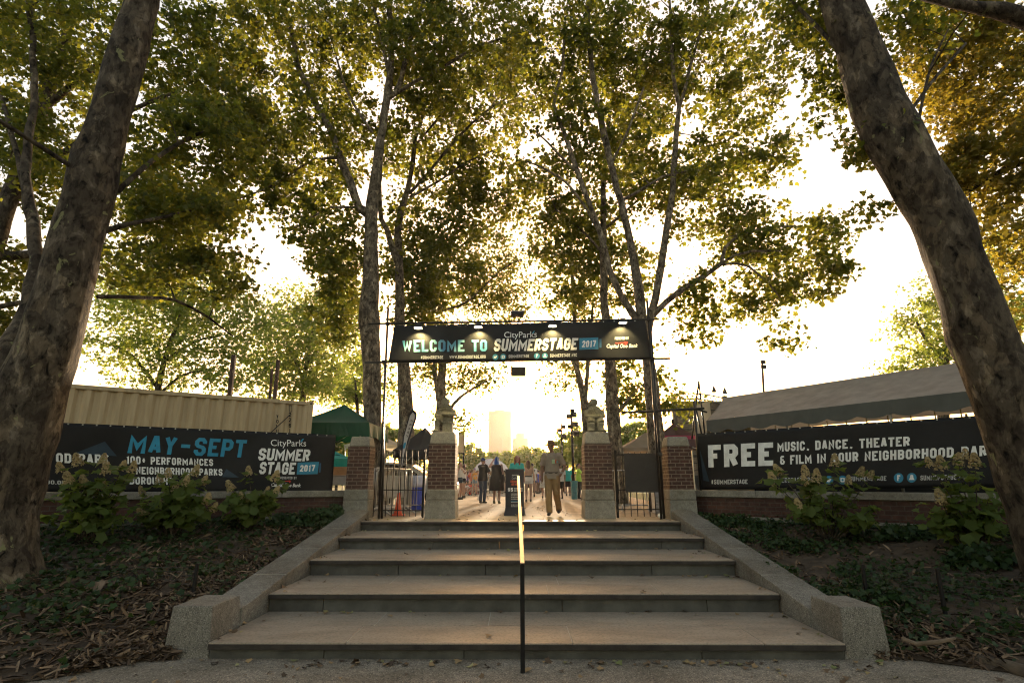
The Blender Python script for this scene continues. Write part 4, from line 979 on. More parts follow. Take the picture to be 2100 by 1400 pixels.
def panel(b, c, n=14, sag=.05):
    g_ = []
    for j in range(7):
        for i in range(n + 1):
            p = quadmap(c, i / n, j / 6); g_.append(Vector(p) - Vector((0, 0, sag * math.sin(math.pi * j / 6) * (.7 + .3 * math.cos(i * 2.2)) + .012 * noise.noise(Vector((i * .9, j, 2))))))
    b.add(g_, [(j * (n + 1) + i, j * (n + 1) + i + 1, (j + 1) * (n + 1) + i + 1, (j + 1) * (n + 1) + i) for j in range(6) for i in range(n)])
b = MB()
for c in ((e0, e1, q1, q0), (e1, e2, q1, q1), (e2, e3, q0, q1), (e3, e0, q0, q0)): panel(b, c, 30 if c[0] in (e0, e2) else 10)
b.build('roof', MT['marquee'], t, smooth=True)
b = MB()
for a, c in ((e0, e1), (e1, e2), (e3, e0)):
    dd = (c - a); n = int(dd.length / .1); top = []; bot = []
    out_ = Vector((dd.y, -dd.x, 0)).normalized() * .01
    for i in range(n + 1):
        p = a + dd * i / n; ph = (i * .1 / .62) % 1; top.append(p + out_); bot.append(p + out_ * (2 + math.sin(i)) - Vector((0, 0, .26 + .075 * abs(math.sin(math.pi * ph)))))
    b.add(top + bot, [(i, i + 1, n + 2 + i, n + 1 + i) for i in range(n)])
b.build('valance', MT['marqdark'], t, smooth=True)
m = plain('tent_pole_paint', (.4, .36, .3), .5)
for f in (.02, .25, .5, .75, .98):
    for w in (.04, Wm - .04):
        p = e0 + md * (L_ * f) + mb * w; b = MB(); b.tube([(p.x, p.y, PLZ), (p.x, p.y, zeL - .02)], .028, 8); b.build('pole', m, t, smooth=True)
b = MB(); p, q = e0 + mb * .15 + md * .2, e0 + mb * .15 + md * L_
zz = Vector((0, 0, -.44)); b.tube([p + zz, q + zz], .016, 6)
for i in range(22): c = p + (q - p) * i / 21; b.tube([c + zz + Vector((0, 0, .16)), c + zz - Vector((0, 0, .35))], .012, 5)
b.build('side_rail', plain('yellowed_rail', (.35, .27, .1), .5), t)
b = MB(); z = PLZ; p = e0 + mb * 1.6
b.prism([Vector((p.x, p.y, z)), Vector((p.x, p.y, z)) + md * L_, Vector((p.x, p.y, zeL - .3)) + md * L_, Vector((p.x, p.y, zeL - .3))], mb * .04); b.build('back_curtain', MT['blackfab'], t)
b = MB(); p = e0 + md * .1; b.prism([Vector((p.x, p.y, PLZ)), Vector((p.x, p.y, PLZ)) + mb * 1.7, Vector((p.x, p.y, zeL + .2)) + mb * 1.7, Vector((p.x, p.y, zeL - .1))], -md * .03); b.build('end_curtain', MT['cream'], t)
# pale sheeted hoarding behind the marquee corner
a_, c_ = P(1431, 905, 18), P(1456, 828, 18)
t = thing('site_hoarding', 'pale sheeted panel standing behind the marquee corner', 'hoarding', (a_.x, 18, PLZ))
b = MB(); b.prism([(a_.x, 18, PLZ), (c_.x, 18, PLZ), (c_.x, 18, c_.z + .1), (a_.x, 18, c_.z - .05)], (0, .05, 0)); b.build('panel', MT['cream'], t)
b = MB(); b.beam((a_.x, 18.07, PLZ), (a_.x, 18.07, c_.z), .05, .05, (0, 1, 0)); b.beam((c_.x - .05, 18.07, PLZ), (c_.x - .05, 18.07, c_.z), .05, .05, (0, 1, 0)); b.build('posts', MT['darkmetal'], t)

# concert stage beyond the right gate
Yt = 42.
t = thing('concert_stage', 'distant concert stage with brown back wall and silver roof truss', 'stage', (P(1430, 990, Yt).x, Yt, PLZ))
a_, c_ = P(1386, 900, Yt), P(1500, 822, Yt)
def shing():
    m, nt, b = nodes('stage_back_wall'); co = tc(nt); st = N(nt, 'Mapping'); st.inputs['Scale'].default_value = (1, 1, 7); nt.links.new(co, st.inputs['Vector'])
    nt.links.new(ramp(nt, nz(nt, st.outputs[0], 3, 6, .7), [(.35, (.05, .04, .032)), (.65, (.2, .165, .13))]), b.inputs['Base Color']); b.inputs['Roughness'].default_value = .9; return m
b = MB(); b.box(a_.x, c_.x, Yt, Yt + .4, PLZ, c_.z); b.build('back_wall', shing(), t)
b = MB()
for k in range(12): z = PLZ + 1.2 + k * (c_.z - PLZ - 1.4) / 11; b.obox(((a_.x + c_.x) / 2, Yt - .05, z), ((c_.x - a_.x) / 2, 0, 0), (0, .04, 0), (0, 0, .03 if k % 3 else .09))
b.build('wall_battens', MT['darkmetal'], t)
b = MB(); pts = []; 
for k in range(15): f = k / 14; pts.append(P(1365 + 135 * f, 812 - 7 * math.sin(math.pi * min(1, f * 1.15)) + 4 * f, Yt - 1))
dn = Vector((0, 0, -.42))
b.tube(pts, .05, 6); b.tube([p + dn for p in pts], .05, 6)
for i in range(14): b.tube([pts[i], pts[i + 1] + dn], .03, 5); b.tube([pts[i] + dn, pts[i + 1]], .03, 5)
b.build('roof_truss', MT['steel'], t)
for px in (1387, 1494): p = P(px, 900, Yt - .6); b = MB(); b.box(p.x - .15, p.x + .15, Yt - .75, Yt - .45, PLZ, c_.z + .3); b.build('tower', MT['darkmetal'], t)
b = MB(); b.box(a_.x - .5, c_.x + .5, Yt - 4, Yt - .01, PLZ, PLZ + 1.1); b.build('platform', MT['blackfab'], t)
for px, py in ((1464, 797), (1486, 800)):
    p = P(px, py, Yt - 1); b = MB(); b.rings([(p.x, p.y, p.z + z, r, r) for z, r in ((-.25, .2), (.05, .1), (.2, .05))], 10); b.build('stage_lamp', MT['darkmetal'], t)
    b = MB(); b.tube([p + Vector((0, 0, -.2)), P(px, 812, Yt - 1)], .02, 5); b.build('lamp_stem', MT['darkmetal'], t)
# floodlight masts
def mast(pxb, pxt, pyt, Y, r, label, heads, zb=PLZ):
    a, c = P(pxb, 985, Y), P(pxt, pyt, Y); a.z = zb; t = thing('light_mast', label, 'light mast', a, 'floodlight masts')
    b = MB(); b.tube([a, a.lerp(c, .5), c], [r, r * .85, r * .7], 10); b.build('pole', MT['black'], t, smooth=True)
    for dx, dz, s_ in heads:
        p = c + Vector((dx, -.1, dz)); b = MB(); b.obox(p, (s_, 0, 0), (0, s_ * .6, s_ * .25), (0, -s_ * .2, s_ * .7)); h = b.build('lamp_head', MT['darkmetal'], t, bevel=s_ * .2)
        b = MB(); b.tube([p + Vector((0, .05, 0)), Vector((c.x, c.y, p.z - .12))], r * .4, 5); b.build('arm', MT['black'], h)
mast(1176.5, 1171.5, 842, 33, .09, 'black light mast with stacked floodlights right of the opening', [(.12, -.25, .2), (-.16, -.35, .16), (.2, -.8, .18), (-.1, -.95, .15), (.22, -1.35, .2), (.05, -.02, .14)])
mast(1155, 1151, 868, 48, .09, 'thinner light mast behind the man in the hat', [(.15, -.3, .2), (-.2, -.6, .2), (.2, -1.1, .2)])
mast(1573, 1563, 741, 30, .08, 'lone pole with lamp head rising over the marquee', [(0, -.05, .13), (.0, -.32, .14)])
# cream banner on a pole
a_ = P(949.5, 990, 30); t = thing('pole_banner', 'cream vertical banner on a black pole beside the left pier', 'banner', (a_.x, 30, PLZ))
c_ = P(949.5, 882, 30); b = MB(); b.tube([(a_.x, 30, PLZ), (a_.x, 30, c_.z)], .05, 8); b.build('pole', MT['black'], t, smooth=True)
a2, c2 = P(939.5, 929, 30), P(952, 886, 30); b = MB(); b.box(a2.x, c2.x, 29.9, 29.93, a2.z, c2.z); b.build('cloth', MT['cream'], t)
b = MB(); b.beam((a2.x - .05, 29.92, c2.z), (c2.x + .05, 29.92, c2.z), .04, .04); b.beam((a2.x - .05, 29.92, a2.z), (c2.x + .05, 29.92, a2.z), .04, .04); b.build('rods', MT['black'], t)
# dome tent
p = P(1007, 985, 56); rr = szm(42, p); t = thing('dome_tent', 'white ribbed dome tent far across the plaza', 'tent', (p.x, 56, PLZ)); hh = P(1007, 940.5, 56).z - PLZ
b = MB(); n = 18; vs = []
for i in range(7):
    f = i / 6 * math.pi / 2
    vs += [(p.x + rr * math.cos(f) * math.cos(2 * math.pi * j / n), 56 + rr * math.cos(f) * math.sin(2 * math.pi * j / n), PLZ + .9 + (hh - .9) * math.sin(f)) for j in range(n)]
b.add(vs, [(i * n + j, i * n + (j + 1) % n, (i + 1) * n + (j + 1) % n, (i + 1) * n + j) for i in range(6) for j in range(n)]); b.build('shell', fabric('white_tent_cloth', (.7, .68, .66), None, .3), t)
b = MB(); b.rings([(p.x, 56, PLZ + z, rr, rr) for z in (0, .9)], 18, False); b.build('skirt', fabric('grey_tent_cloth', (.45, .44, .42)), t)
b = MB()
for j in range(0, n, 3): b.tube([Vector(vs[i * n + j]) * 1 + Vector((0, -.02, .02)) for i in range(7)], .03, 4)
b.build('ribs', MT['steel'], t)

# hazy towers beyond the park
def tower(px0, px1, pyt, Y, nx, nz_, label, steps=()):
    a, c = P(px0, 930, Y), P(px1, pyt, Y); t = thing('tower_block', label, 'building', ((a.x + c.x) / 2, Y, PLZ), 'city towers beyond the park')
    m = plain('pale_facade', (.30, .26, .22), .8); gm = plain('window_glass', (.06, .06, .065), .15, 0, .6)
    b = MB(); w = c.x - a.x; b.box(a.x, c.x, Y, Y + w, PLZ, c.z); wl = b.build('wall', m, t)
    for (f0, f1, h) in steps: b = MB(); b.box(a.x + w * f0, a.x + w * f1, Y + w * .2, Y + w * .8, c.z + .02, c.z + h); b.build('setback', m, t)
    b = MB(); b.box(a.x - .3, c.x + .3, Y - .3, Y + w + .3, c.z - 1.2, c.z + .01); b.build('cornice', m, t)
    zb = P(px0, 935, Y).z; dz = (c.z - 2 - zb) / nz_
    proto = None
    for i in range(nx):
        for k in range(nz_):
            x = a.x + w * (i + .5) / nx; z = zb + dz * (k + .45)
            if proto is None:
                bb = MB(); bb.box(-w / nx * .33, w / nx * .33, -.02, .1, -dz * .32, dz * .32); proto = bb.build('window', gm, t); o = proto
            else: o = proto.copy(); C.objects.link(o)
            o.location = Vector((x, Y - .06, z)) - origin(t)
tower(1001, 1048, 843, 610, 7, 14, 'tall slab tower fading into the glow beyond the trees', ((.25, .75, 1.8),))
tower(1051, 1083, 898, 640, 5, 5, 'lower stepped tower right of the tall slab tower', ((.22, .75, 6.5),))
tower(1012, 1028, 896, 560, 3, 5, 'small pale block in front of the tall slab tower')
# wire fence posts in the beds
def wirefence(pts, label):
    a = PZ(*pts[0][:2], pts[0][3]); t = thing('wire_fence', label, 'fence', a, 'low wire fences in the beds'); tops = []
    for (x, y, yt, z) in pts:
        p = PZ(x, y, z); top = P(x, yt, p.y); q = Vector((p.x + (PZ(x, y, z).x - p.x), p.y, top.z)); tops.append((p, q))
        b = MB(); b.beam(p - Vector((0, 0, .15)), q + Vector((0, 0, .02)), .036, .036, (0, 1, 0)); b.build('post', MT['black'], t, bevel=.003)
    b = MB()
    for (p, q), (p2, q2) in zip(tops, tops[1:]):
        for k in range(7): f = k / 6; b.tube([p.lerp(q, .1 + .85 * f), p2.lerp(q2, .1 + .85 * f)], .0022, 3)
        n = int((p2 - p).length / .1)
        for i in range(1, n): f = i / n; b.tube([p.lerp(p2, f).lerp(q.lerp(q2, f), .1), p.lerp(p2, f).lerp(q.lerp(q2, f), .95)], .0022, 3)
    b.build('mesh', MT['darkmetal'], t, uv=False)
wirefence([(-60, 1225, 1160, .30), (213, 1216, 1162, .30), (396, 1222, 1158, .33)], 'low black wire fence in the mulch left of the steps')
wirefence([(1778, 1222, 1160, .33), (1938, 1255, 1168, .28), (2160, 1300, 1180, .22)], 'low black wire fence in the ivy right of the steps')
# edging log at the path on the right
t = MB(); pts = [PZ(1965, 1350, .03), PZ(2010, 1356, .03), PZ(2060, 1366, .03), PZ(2130, 1386, .03), PZ(2260, 1430, .03)]
t.tube(pts, [.05, .06, .062, .065, .07], 10); tag(t.build('timber_edging', M('weathered_timber', (.12, .09, .06), (.05, .036, .025), .9, 6, .8, 30), None, smooth=True, wob=.012, wobs=9), 'weathered timber log edging the path at the right', 'edging')
# ------------------------------------------------------------------ people and carved figures
def remesh(b, name, mat, parent, vox=.012, it=4, wob=0., wobs=9., face=None):
    me = b.mesh(Vector((0, 0, 0))); o = bpy.data.objects.new('tmp', me); C.objects.link(o)
    m = o.modifiers.new('r', 'REMESH'); m.mode = 'VOXEL'; m.voxel_size = vox
    s_ = o.modifiers.new('s', 'SMOOTH'); s_.factor = .5; s_.iterations = it
    n = bpy.data.meshes.new_from_object(o.evaluated_get(bpy.context.evaluated_depsgraph_get()))
    bpy.data.objects.remove(o); bpy.data.meshes.remove(me)
    if wob:
        for v in n.vertices: v.co += Vector(noise.noise_vector(Vector((v.co.x * wobs, v.co.y * wobs, v.co.z * wobs * .6)))) * wob
    n.polygons.foreach_set('use_smooth', [True] * len(n.polygons)); n.name = name
    return link_mesh(name, n, mat, parent)
_pm = {}
def pm(kind, c, rough=.8):
    k = (kind, c)
    if k not in _pm: _pm[k] = plain(kind, c, rough, 0, .3)
    return _pm[k]
J0 = dict(head=(0, -.015, 1.63), neck=(0, .01, 1.5), shL=(.18, 0, 1.42), shR=(-.18, 0, 1.42), elL=(.235, .03, 1.14), elR=(-.235, .03, 1.14),
          wrL=(.25, -.05, .9), wrR=(-.25, -.05, .9), hipL=(.09, 0, .93), hipR=(-.09, 0, .93), knL=(.1, -.03, .5), knR=(-.1, -.03, .5), anL=(.1, .02, .08), anR=(-.1, .02, .08))
def person(label, px, py, H, heading, skin=(.33, .19, .13), hair=((.05, .03, .02), 'short'), top=('tshirt', (.3, .3, .3)), bottom=('trousers', (.05, .05, .07)), shoes=(.03, .03, .03), vox=.013, J={}, dz=0., wide=1., group=None, extra=None, face=False, loc=None):
    p = PZ(px, py, PLZ) if loc is None else loc
    t = thing('person', label, 'person', (0, 0, 0), group)
    S = H / 1.75; j = {k: Vector(v) for k, v in {**J0, **J}.items()}
    if dz:
        for k in j:
            if k not in J and k[:2] in ('he', 'ne', 'sh', 'el', 'wr', 'hi'): j[k].z += dz
    sc_ = lambda b: [v.__imul__(S) for v in b.v] and b
    sk = pm('skin', skin, .6); w = wide
    b = MB()
    b.rings([(0, 0, z + dz, rx * w, ry * w) for z, rx, ry in ((.88, .13, .1), (.96, .165, .115), (1.06, .15, .1), (1.16, .14, .095), (1.28, .155, .105), (1.38, .17, .1), (1.44, .13, .08), (1.48, .06, .06))], 18)
    b.tube([j['neck'] + Vector((0, .01, -.06)), j['neck'], j['head'] + Vector((0, .01, -.05))], [.062, .055, .052], 10)
    h = j['head']; b.ell(h + Vector((0, .01, .018)), (.081, .099, .111), 14, 10); b.ell(h + Vector((0, -.036, -.05)), (.057, .056, .068), 12, 8)
    b.tube([h + Vector((0, -.085, .02)), h + Vector((0, -.108, -.018)), h + Vector((0, -.08, -.028))], [.008, .014, .012], 8)
    for s_ in (-1, 1): b.ell(h + Vector((s_ * .076, .015, 0)), (.012, .022, .03), 8, 6)
    for d, s_ in (('L', 1), ('R', -1)):
        sh, el, wr = j['sh' + d], j['el' + d], j['wr' + d]
        b.ell(sh, (.06, .058, .06), 10, 8)
        b.tube([sh, sh.lerp(el, .4), el, el.lerp(wr, .3), wr], [.052, .05, .041, .042, .028], 10)
        dr = (wr - el).normalized(); sd_ = Vector((0, -1, 0)); sd_ = (sd_ - dr * sd_.dot(dr)).normalized(); up = dr.cross(sd_)
        b.tube([wr, wr + dr * .045, wr + dr * .085], [.027, .036, .03], 8)
        for q in range(4):
            o = wr + dr * .075 + sd_ * (.027 - .018 * q); l = (.07, .08, .075, .06)[q]
            b.tube([o, o + dr * l * .5, o + dr * l * .85 + up * s_ * -.016], [.0095, .009, .0075], 6)
        o = wr + dr * .03 + sd_ * .03; b.tube([o, o + dr * .03 + sd_ * .022, o + dr * .06 + sd_ * .024], [.012, .011, .009], 6)
        hp, kn, an = j['hip' + d], j['kn' + d], j['an' + d]
        b.tube([hp, hp.lerp(kn, .35), kn, kn.lerp(an, .3), an], [.088 * w, .082 * w, .055, .056, .037], 12)
        b.tube([an, an + Vector((0, -.05, -.03)), an + Vector((0, -.14, -.055))], [.036, .035, .024], 8)
    remesh(sc_(b), 'body', sk, t, vox * S)
    # top
    k, c = top; cloth = pm('cloth', c)
    b = MB(); e = .016
    tor = dict(tshirt=((.85, .205, .15), (.92, .205, .15), (1.06, .19, .13), (1.2, .172, .115), (1.3, .18, .12), (1.39, .185, .112), (1.445, .145, .09), (1.485, .075, .072)),
               tank=((.9, .178, .128), (1.04, .165, .115), (1.2, .155, .11), (1.3, .168, .118), (1.39, .14, .1), (1.44, .1, .085)),
               dress=((.48, .25, .2), (.62, .245, .19), (.8, .235, .17), (.95, .215, .15), (1.08, .19, .125), (1.2, .178, .12), (1.3, .185, .125), (1.4, .18, .11), (1.45, .13, .085)),
               band=((1.02, .158, .108), (1.07, .156, .106), (1.1, .152, .103)), crop=((1.1, .158, .108), (1.3, .172, .118), (1.4, .15, .105), (1.45, .1, .085)))[k]
    b.rings([(0, 0, z + dz, rx * w, ry * w) for z, rx, ry in tor], 20)
    if k in ('tshirt',):
        for d in 'LR':
            sh, el = j['sh' + d], j['el' + d]; b.ell(sh, (.075, .07, .07), 10, 8); b.tube([sh.lerp(Vector((0, 0, sh.z - .02)), .3), sh, sh.lerp(el, .45), sh.lerp(el, .82)], [.085, .078, .071, .072], 12)
    remesh(sc_(b), 'dress' if k == 'dress' else 'top', cloth, t, vox * S, 3, .010, 8)
    # bottom
    if bottom:
        k, c = bottom; b = MB()
        if k == 'skirt': b.rings([(0, 0, z + dz, rx * w, ry * w) for z, rx, ry in ((.55, .25, .2), (.75, .225, .17), (.92, .19, .135), (1.03, .165, .115))], 20)
        else:
            b.rings([(0, 0, z + dz, rx * w, ry * w) for z, rx, ry in ((.84, .16, .12), (.9, .185, .13), (1.0, .178, .122), (1.05, .162, .112))], 18)
            for d in 'LR':
                hp, kn, an = j['hip' + d], j['kn' + d], j['an' + d]
                if k == 'trousers': b.tube([hp, hp.lerp(kn, .4), kn, kn.lerp(an, .5), an + Vector((0, 0, .0))], [.106 * w, .096 * w, .072, .066, .064], 12)
                elif k == 'baggy': b.tube([hp, hp.lerp(kn, .4), kn, kn.lerp(an, .5), an + Vector((0, 0, -.02))], [.118 * w, .108 * w, .084, .078, .076], 12)
                else:
                    f = .9 if k == 'long_shorts' else .38; b.tube([hp, hp.lerp(kn, f * .5), hp.lerp(kn, f)], [.108 * w, .106 * w, .1 * w], 12)
        remesh(sc_(b), {'skirt': 'skirt', 'shorts': 'shorts', 'long_shorts': 'shorts'}.get(k, 'trousers'), pm('cloth', c), t, vox * S, 3, .012, 7)
    for d in 'LR':
        an = j['an' + d]; b = MB(); b.tube([an + Vector((0, .045, -.045)), an + Vector((0, -.02, -.035)), an + Vector((0, -.1, -.045)), an + Vector((0, -.17, -.055))], [.036, .047, .043, .026], 10)
        b.tube([an + Vector((0, .0, .04)), an + Vector((0, 0, -.03))], [.044, .046], 10)
        remesh(sc_(b), 'shoe', pm('shoe', shoes, .5), t, .01, 3)
    # hair
    c, stl = hair; hm = pm('hair', c, .5); b = MB()
    if stl != 'none':
        b.ell(h + Vector((0, .022, .035)), (.086, .098, .098), 14, 10)
        if stl in ('long', 'verylong'):
            L = .36 if stl == 'long' else .62
            b.rings([(h.x, h.y + .05, h.z + .04 - q * L, .09 * f, .062 * f) for q, f in ((0, 1), (.3, 1.05), (.6, 1.0), (.85, .75), (1, .45))], 14)
            if stl == 'long':
                for s_ in (-1, 1): b.tube([h + Vector((s_ * .07, -.02, .06)), h + Vector((s_ * .085, -.02, -.05)), h + Vector((s_ * .085, -.03, -.2)), h + Vector((s_ * .075, -.05, -.27))], [.035, .034, .036, .02], 8)
        if stl == 'bun': b.ell(h + Vector((0, .11, .07)), (.05, .05, .05))
        if stl == 'pony': b.tube([h + Vector((0, .1, .05)), h + Vector((0, .14, -.05)), h + Vector((0, .12, -.2))], [.035, .035, .015], 8)
        # cut the face free: push hair in front of the face back
        for v in b.v:
            if stl != 'none' and v.y < h.y - .035 and abs(v.x - h.x) < .062 and v.z < h.z + .085: v.y = h.y - .035 + (v.y - h.y + .035) * .1
        remesh(sc_(b), 'hair', hm, t, .011, 3, .008, 16)
    if face:
        for s_ in (-1, 1):
            b = MB(); b.ell(h + Vector((s_ * .03, -.083, .02)), (.012, .007, .007), 8, 6); sc_(b).build('eye', pm('eye_dark', (.02, .015, .012), .3), t, smooth=True, uv=False)
        b = MB(); b.ell(h + Vector((0, -.083, -.058)), (.022, .008, .007), 8, 6); sc_(b).build('lips', pm('lips', (.25, .09, .08), .5), t, smooth=True, uv=False)
    if extra: extra(t, j, S, sc_)
    t.location = p; t.rotation_euler = (0, 0, heading); return t
FW, AW = 0.0, math.pi

# the man walking out
def man_extra(t, j, S, sc_):
    h = j['head']; hat = pm('felt_hat', (.2, .11, .06)); b = MB()
    b.rings([(h.x, h.y + .008, h.z + z, r, r * 1.1) for z, r in ((.032, .14), (.04, .152), (.056, .15), (.066, .104), (.078, .096), (.14, .086), (.165, .07), (.172, .03))], 22)
    ho = sc_(b).build('hat', hat, t, smooth=True, wob=.004, wobs=12)
    b = MB(); b.rings([(h.x, h.y + .008, h.z + z, r, r * 1.1) for z, r in ((.066, .098), (.09, .096))], 22, False); sc_(b).build('hat_band', pm('hat_band', (.09, .045, .03)), ho)
    b = MB(); b.obox((.06, -.145, 1.27), (.036, .004, 0), (0, .003, 0), (0, 0, .05)); sc_(b).build('shirt_print', pm('green_print', (.42, .55, .33)), t, uv=False)
    b = MB(); b.obox((.115, -.137, 1.275), (.017, .006, 0), (0, .003, 0), (0, 0, .045)); sc_(b).build('shirt_print', pm('red_print', (.5, .11, .05)), t, uv=False)
    b = MB(); b.obox((.148, -.122, 1.26), (.012, .01, 0), (0, .003, 0), (0, 0, .018)); sc_(b).build('shirt_print', pm('blue_print', (.1, .35, .5)), t, uv=False)
    b = MB(); b.obox((.155, -.055, .66), (.02, .05, 0), (.03, -.03, 0), (0, 0, .075)); sc_(b).build('cargo_pocket', pm('cloth', (.25, .155, .07)), t, bevel=.012)
    b = MB(); w = j['wrL']; b.rings([(w.x, w.y, w.z + z, .037, .037) for z in (.0, .035)], 12); sc_(b).build('wristwatch', pm('watch', (.25, .25, .24), .3), t)
    b = MB(); b.rings([(0, 0, z, .19, .134) for z in (.985, 1.02)], 20); sc_(b).build('belt', pm('belt', (.05, .03, .02), .5), t)
person('man in a brown bucket hat, tan T-shirt and khaki trousers walking out of the gate', 1134, 1056.5, 1.70, R(-14), (.2, .115, .075), ((.02, .015, .012), 'short'), ('tshirt', (.27, .222, .17)), ('baggy', (.26, .165, .075)), (.03, .028, .028), .009,
       dict(elL=(.315, .05, 1.15), wrL=(.235, -.03, .99), elR=(-.265, .04, 1.13), wrR=(-.25, -.04, .88), knL=(.1, -.02, .5), anL=(.12, .2, .13), knR=(-.07, -.15, .51), anR=(-.05, -.2, .09), head=(-.02, -.025, 1.63)), wide=.98, extra=man_extra, face=True)
def pendant(t, j, S, sc_): pass
person('young woman with long reddish hair and teal T-shirt standing behind the donation sign', 1060.5, 1036, 1.66, R(6), (.36, .2, .14), ((.19, .065, .03), 'long'), ('tshirt', (.02, .40, .35)), ('trousers', (.03, .03, .04)), vox=.010, face=True, wide=.92)
def cap_fn(col, back=False):
    def f(t, j, S, sc_):
        h = j['head']; b = MB(); b.ell(h + Vector((0, .015, .05)), (.094, .106, .085), 14, 8)
        sg = 1 if back else -1; b.obox(h + Vector((0, sg * .13, .055)), (.065, 0, 0), (0, .06, -.012), (0, 0, .006)); remesh(sc_(b), 'cap', pm('cap_cloth', col), t, .011, 2)
    return f
person('man in a blue cap, black T-shirt and jeans with his hand at his mouth', 989.5, 1031, 1.68, R(140), (.3, .17, .12), ((.03, .03, .05), 'short'), ('tshirt', (.012, .012, .012)), ('trousers', (.025, .045, .085)), (.02, .02, .02), .011,
       dict(elL=(.2, -.2, 1.18), wrL=(.06, -.17, 1.43), elR=(-.22, -.16, 1.16), wrR=(-.08, -.3, 1.2)), wide=1.12, extra=cap_fn((.02, .05, .17), True))
def bag_fn(x, col, z=.95, s=1.):
    def f(t, j, S, sc_):
        b = MB(); b.obox((x, .05, z), (.06 * s, 0, 0), (0, .15 * s, 0), (0, 0, .13 * s)); bg = sc_(b).build('handbag', pm('bag', col, .5), t, bevel=.03, seg=2)
        b = MB(); b.tube([(x, .12 * s, z + .12), (x * .7, .05, 1.45), (x, -.06, z + .12)], .012, 6); sc_(b).build('strap', pm('bag', col, .5), bg)
    return f
person('woman with long bright blue hair in a black dress, arm raised to her head', 1018.5, 1032, 1.70, R(165), (.4, .24, .19), ((.01, .07, .26), 'verylong'), ('dress', (.014, .012, .012)), None, (.12, .1, .05), .011,
       dict(elR=(.0, 0, 0), elL=(.33, -.06, 1.36), wrL=(.2, -.12, 1.6), shR=(-.18, 0, 1.42)) | dict(elR=(-.26, .06, 1.16), wrR=(-.24, -.05, .95)), wide=1.2, extra=bag_fn(-.3, (.015, .012, .012)))
person('woman with very long brown hair, bare back and white shorts walking in', 1084, 1029.5, 1.62, R(178), (.42, .25, .18), ((.12, .07, .04), 'verylong'), ('band', (.015, .015, .015)), ('shorts', (.62, .6, .58)), (.02, .02, .02), .011,
       dict(elL=(.27, .05, 1.15), wrL=(.3, -.08, .95), knL=(.09, -.08, .5), anR=(-.09, .06, .1), anL=(.1, -.05, .08)), wide=1.02)
def stripes(t, j, S, sc_):
    for z in (1.1, 1.2, 1.3, 1.38):
        b = MB(); rx = .19 if z < 1.35 else .195; b.rings([(0, 0, z + q, rx, .127) for q in (0, .045)], 20, False); sc_(b).build('shirt_stripe', pm('stripe', (.03, .03, .03)), t)
person('man in a black and white striped shirt beside the woman in white shorts', 1092, 1018.5, 1.80, R(180), (.3, .18, .13), ((.03, .02, .015), 'short'), ('tshirt', (.6, .58, .55)), ('shorts', (.1, .13, .2)), vox=.013, extra=stripes, wide=1.05)
person('woman in white blouse and pale skirt half hidden by the man in the hat', 1116, 1021, 1.62, R(170), (.4, .24, .18), ((.02, .015, .015), 'long'), ('tank', (.55, .5, .48)), ('skirt', (.6, .55, .5)), dict and (.03, .03, .03), .013, dict(knL=(.1, -.12, .5), anL=(.1, -.1, .08), anR=(-.1, .15, .12)))
person('person in black shorts walking behind the man in the hat', 1150, 1023, 1.66, R(190), (.2, .12, .08), ((.02, .015, .015), 'short'), ('tshirt', (.5, .48, .46)), ('long_shorts', (.015, .015, .018)), vox=.013, J=dict(knR=(-.1, -.15, .5), anR=(-.1, -.06, .09)))
person('man in a teal T-shirt and dark trousers with his back turned', 1165.5, 1016.5, 1.74, R(176), (.25, .15, .1), ((.03, .02, .02), 'short'), ('tshirt', (.02, .33, .32)), ('long_shorts', (.03, .022, .025)), vox=.012, wide=1.08)
person('woman in a lime green top and black trousers by the right pier', 1188, 1022.5, 1.66, R(75), (.35, .2, .14), ((.02, .015, .012), 'pony'), ('tshirt', (.36, .58, .07)), ('trousers', (.015, .015, .015)), vox=.012, J=dict(elR=(-.2, -.2, 1.2), wrR=(-.12, -.34, 1.3), elL=(.2, -.18, 1.18), wrL=(.1, -.33, 1.28)))
person('man in a white tank top and dark shorts by the left pier', 942, 1023.5, 1.70, R(60), (.36, .2, .14), ((.05, .03, .02), 'short'), ('tank', (.62, .58, .54)), ('shorts', (.03, .05, .07)), vox=.012, J=dict(elL=(.2, -.16, 1.2), wrL=(.05, -.3, 1.25)))
person('dark haired woman in a white top and black shorts, elbow raised by the left pier', 950.5, 1021, 1.68, R(250), (.42, .25, .18), ((.06, .02, .015), 'long'), ('tank', (.66, .62, .6)), ('shorts', (.015, .015, .02)), vox=.012, J=dict(elL=(.3, -.1, 1.5), wrL=(.12, -.08, 1.6)))
def pack(t, j, S, sc_):
    b = MB(); b.obox((0, .19, 1.22), (.14, 0, 0), (0, .08, 0), (0, 0, .2)); sc_(b).build('backpack', pm('backpack', (.6, .27, .04)), t, bevel=.05, seg=3)
person('woman with an orange backpack and denim shorts facing the crowd', 972.5, 1015, 1.66, R(195), (.42, .24, .16), ((.16, .1, .22), 'bun'), ('tank', (.6, .33, .1)), ('shorts', (.15, .22, .3)), vox=.014, extra=pack)
SIT = dict(hipL=(.09, 0, .12), hipR=(-.09, 0, .12), knL=(.16, -.36, .48), knR=(-.16, -.36, .48), anL=(.12, -.52, .08), anR=(-.12, -.52, .08), wrL=(.14, -.4, .5), wrR=(-.14, -.4, .5), elL=(.25, -.15, .42), elR=(-.25, -.15, .42))
person('person in red sitting on the ground left of the man in the blue cap', 962.5, 1014, 1.7, R(10), (.4, .2, .14), ((.05, .03, .02), 'short'), ('tshirt', (.5, .05, .03)), ('shorts', (.02, .02, .02)), vox=.015, J=SIT, dz=-.85)
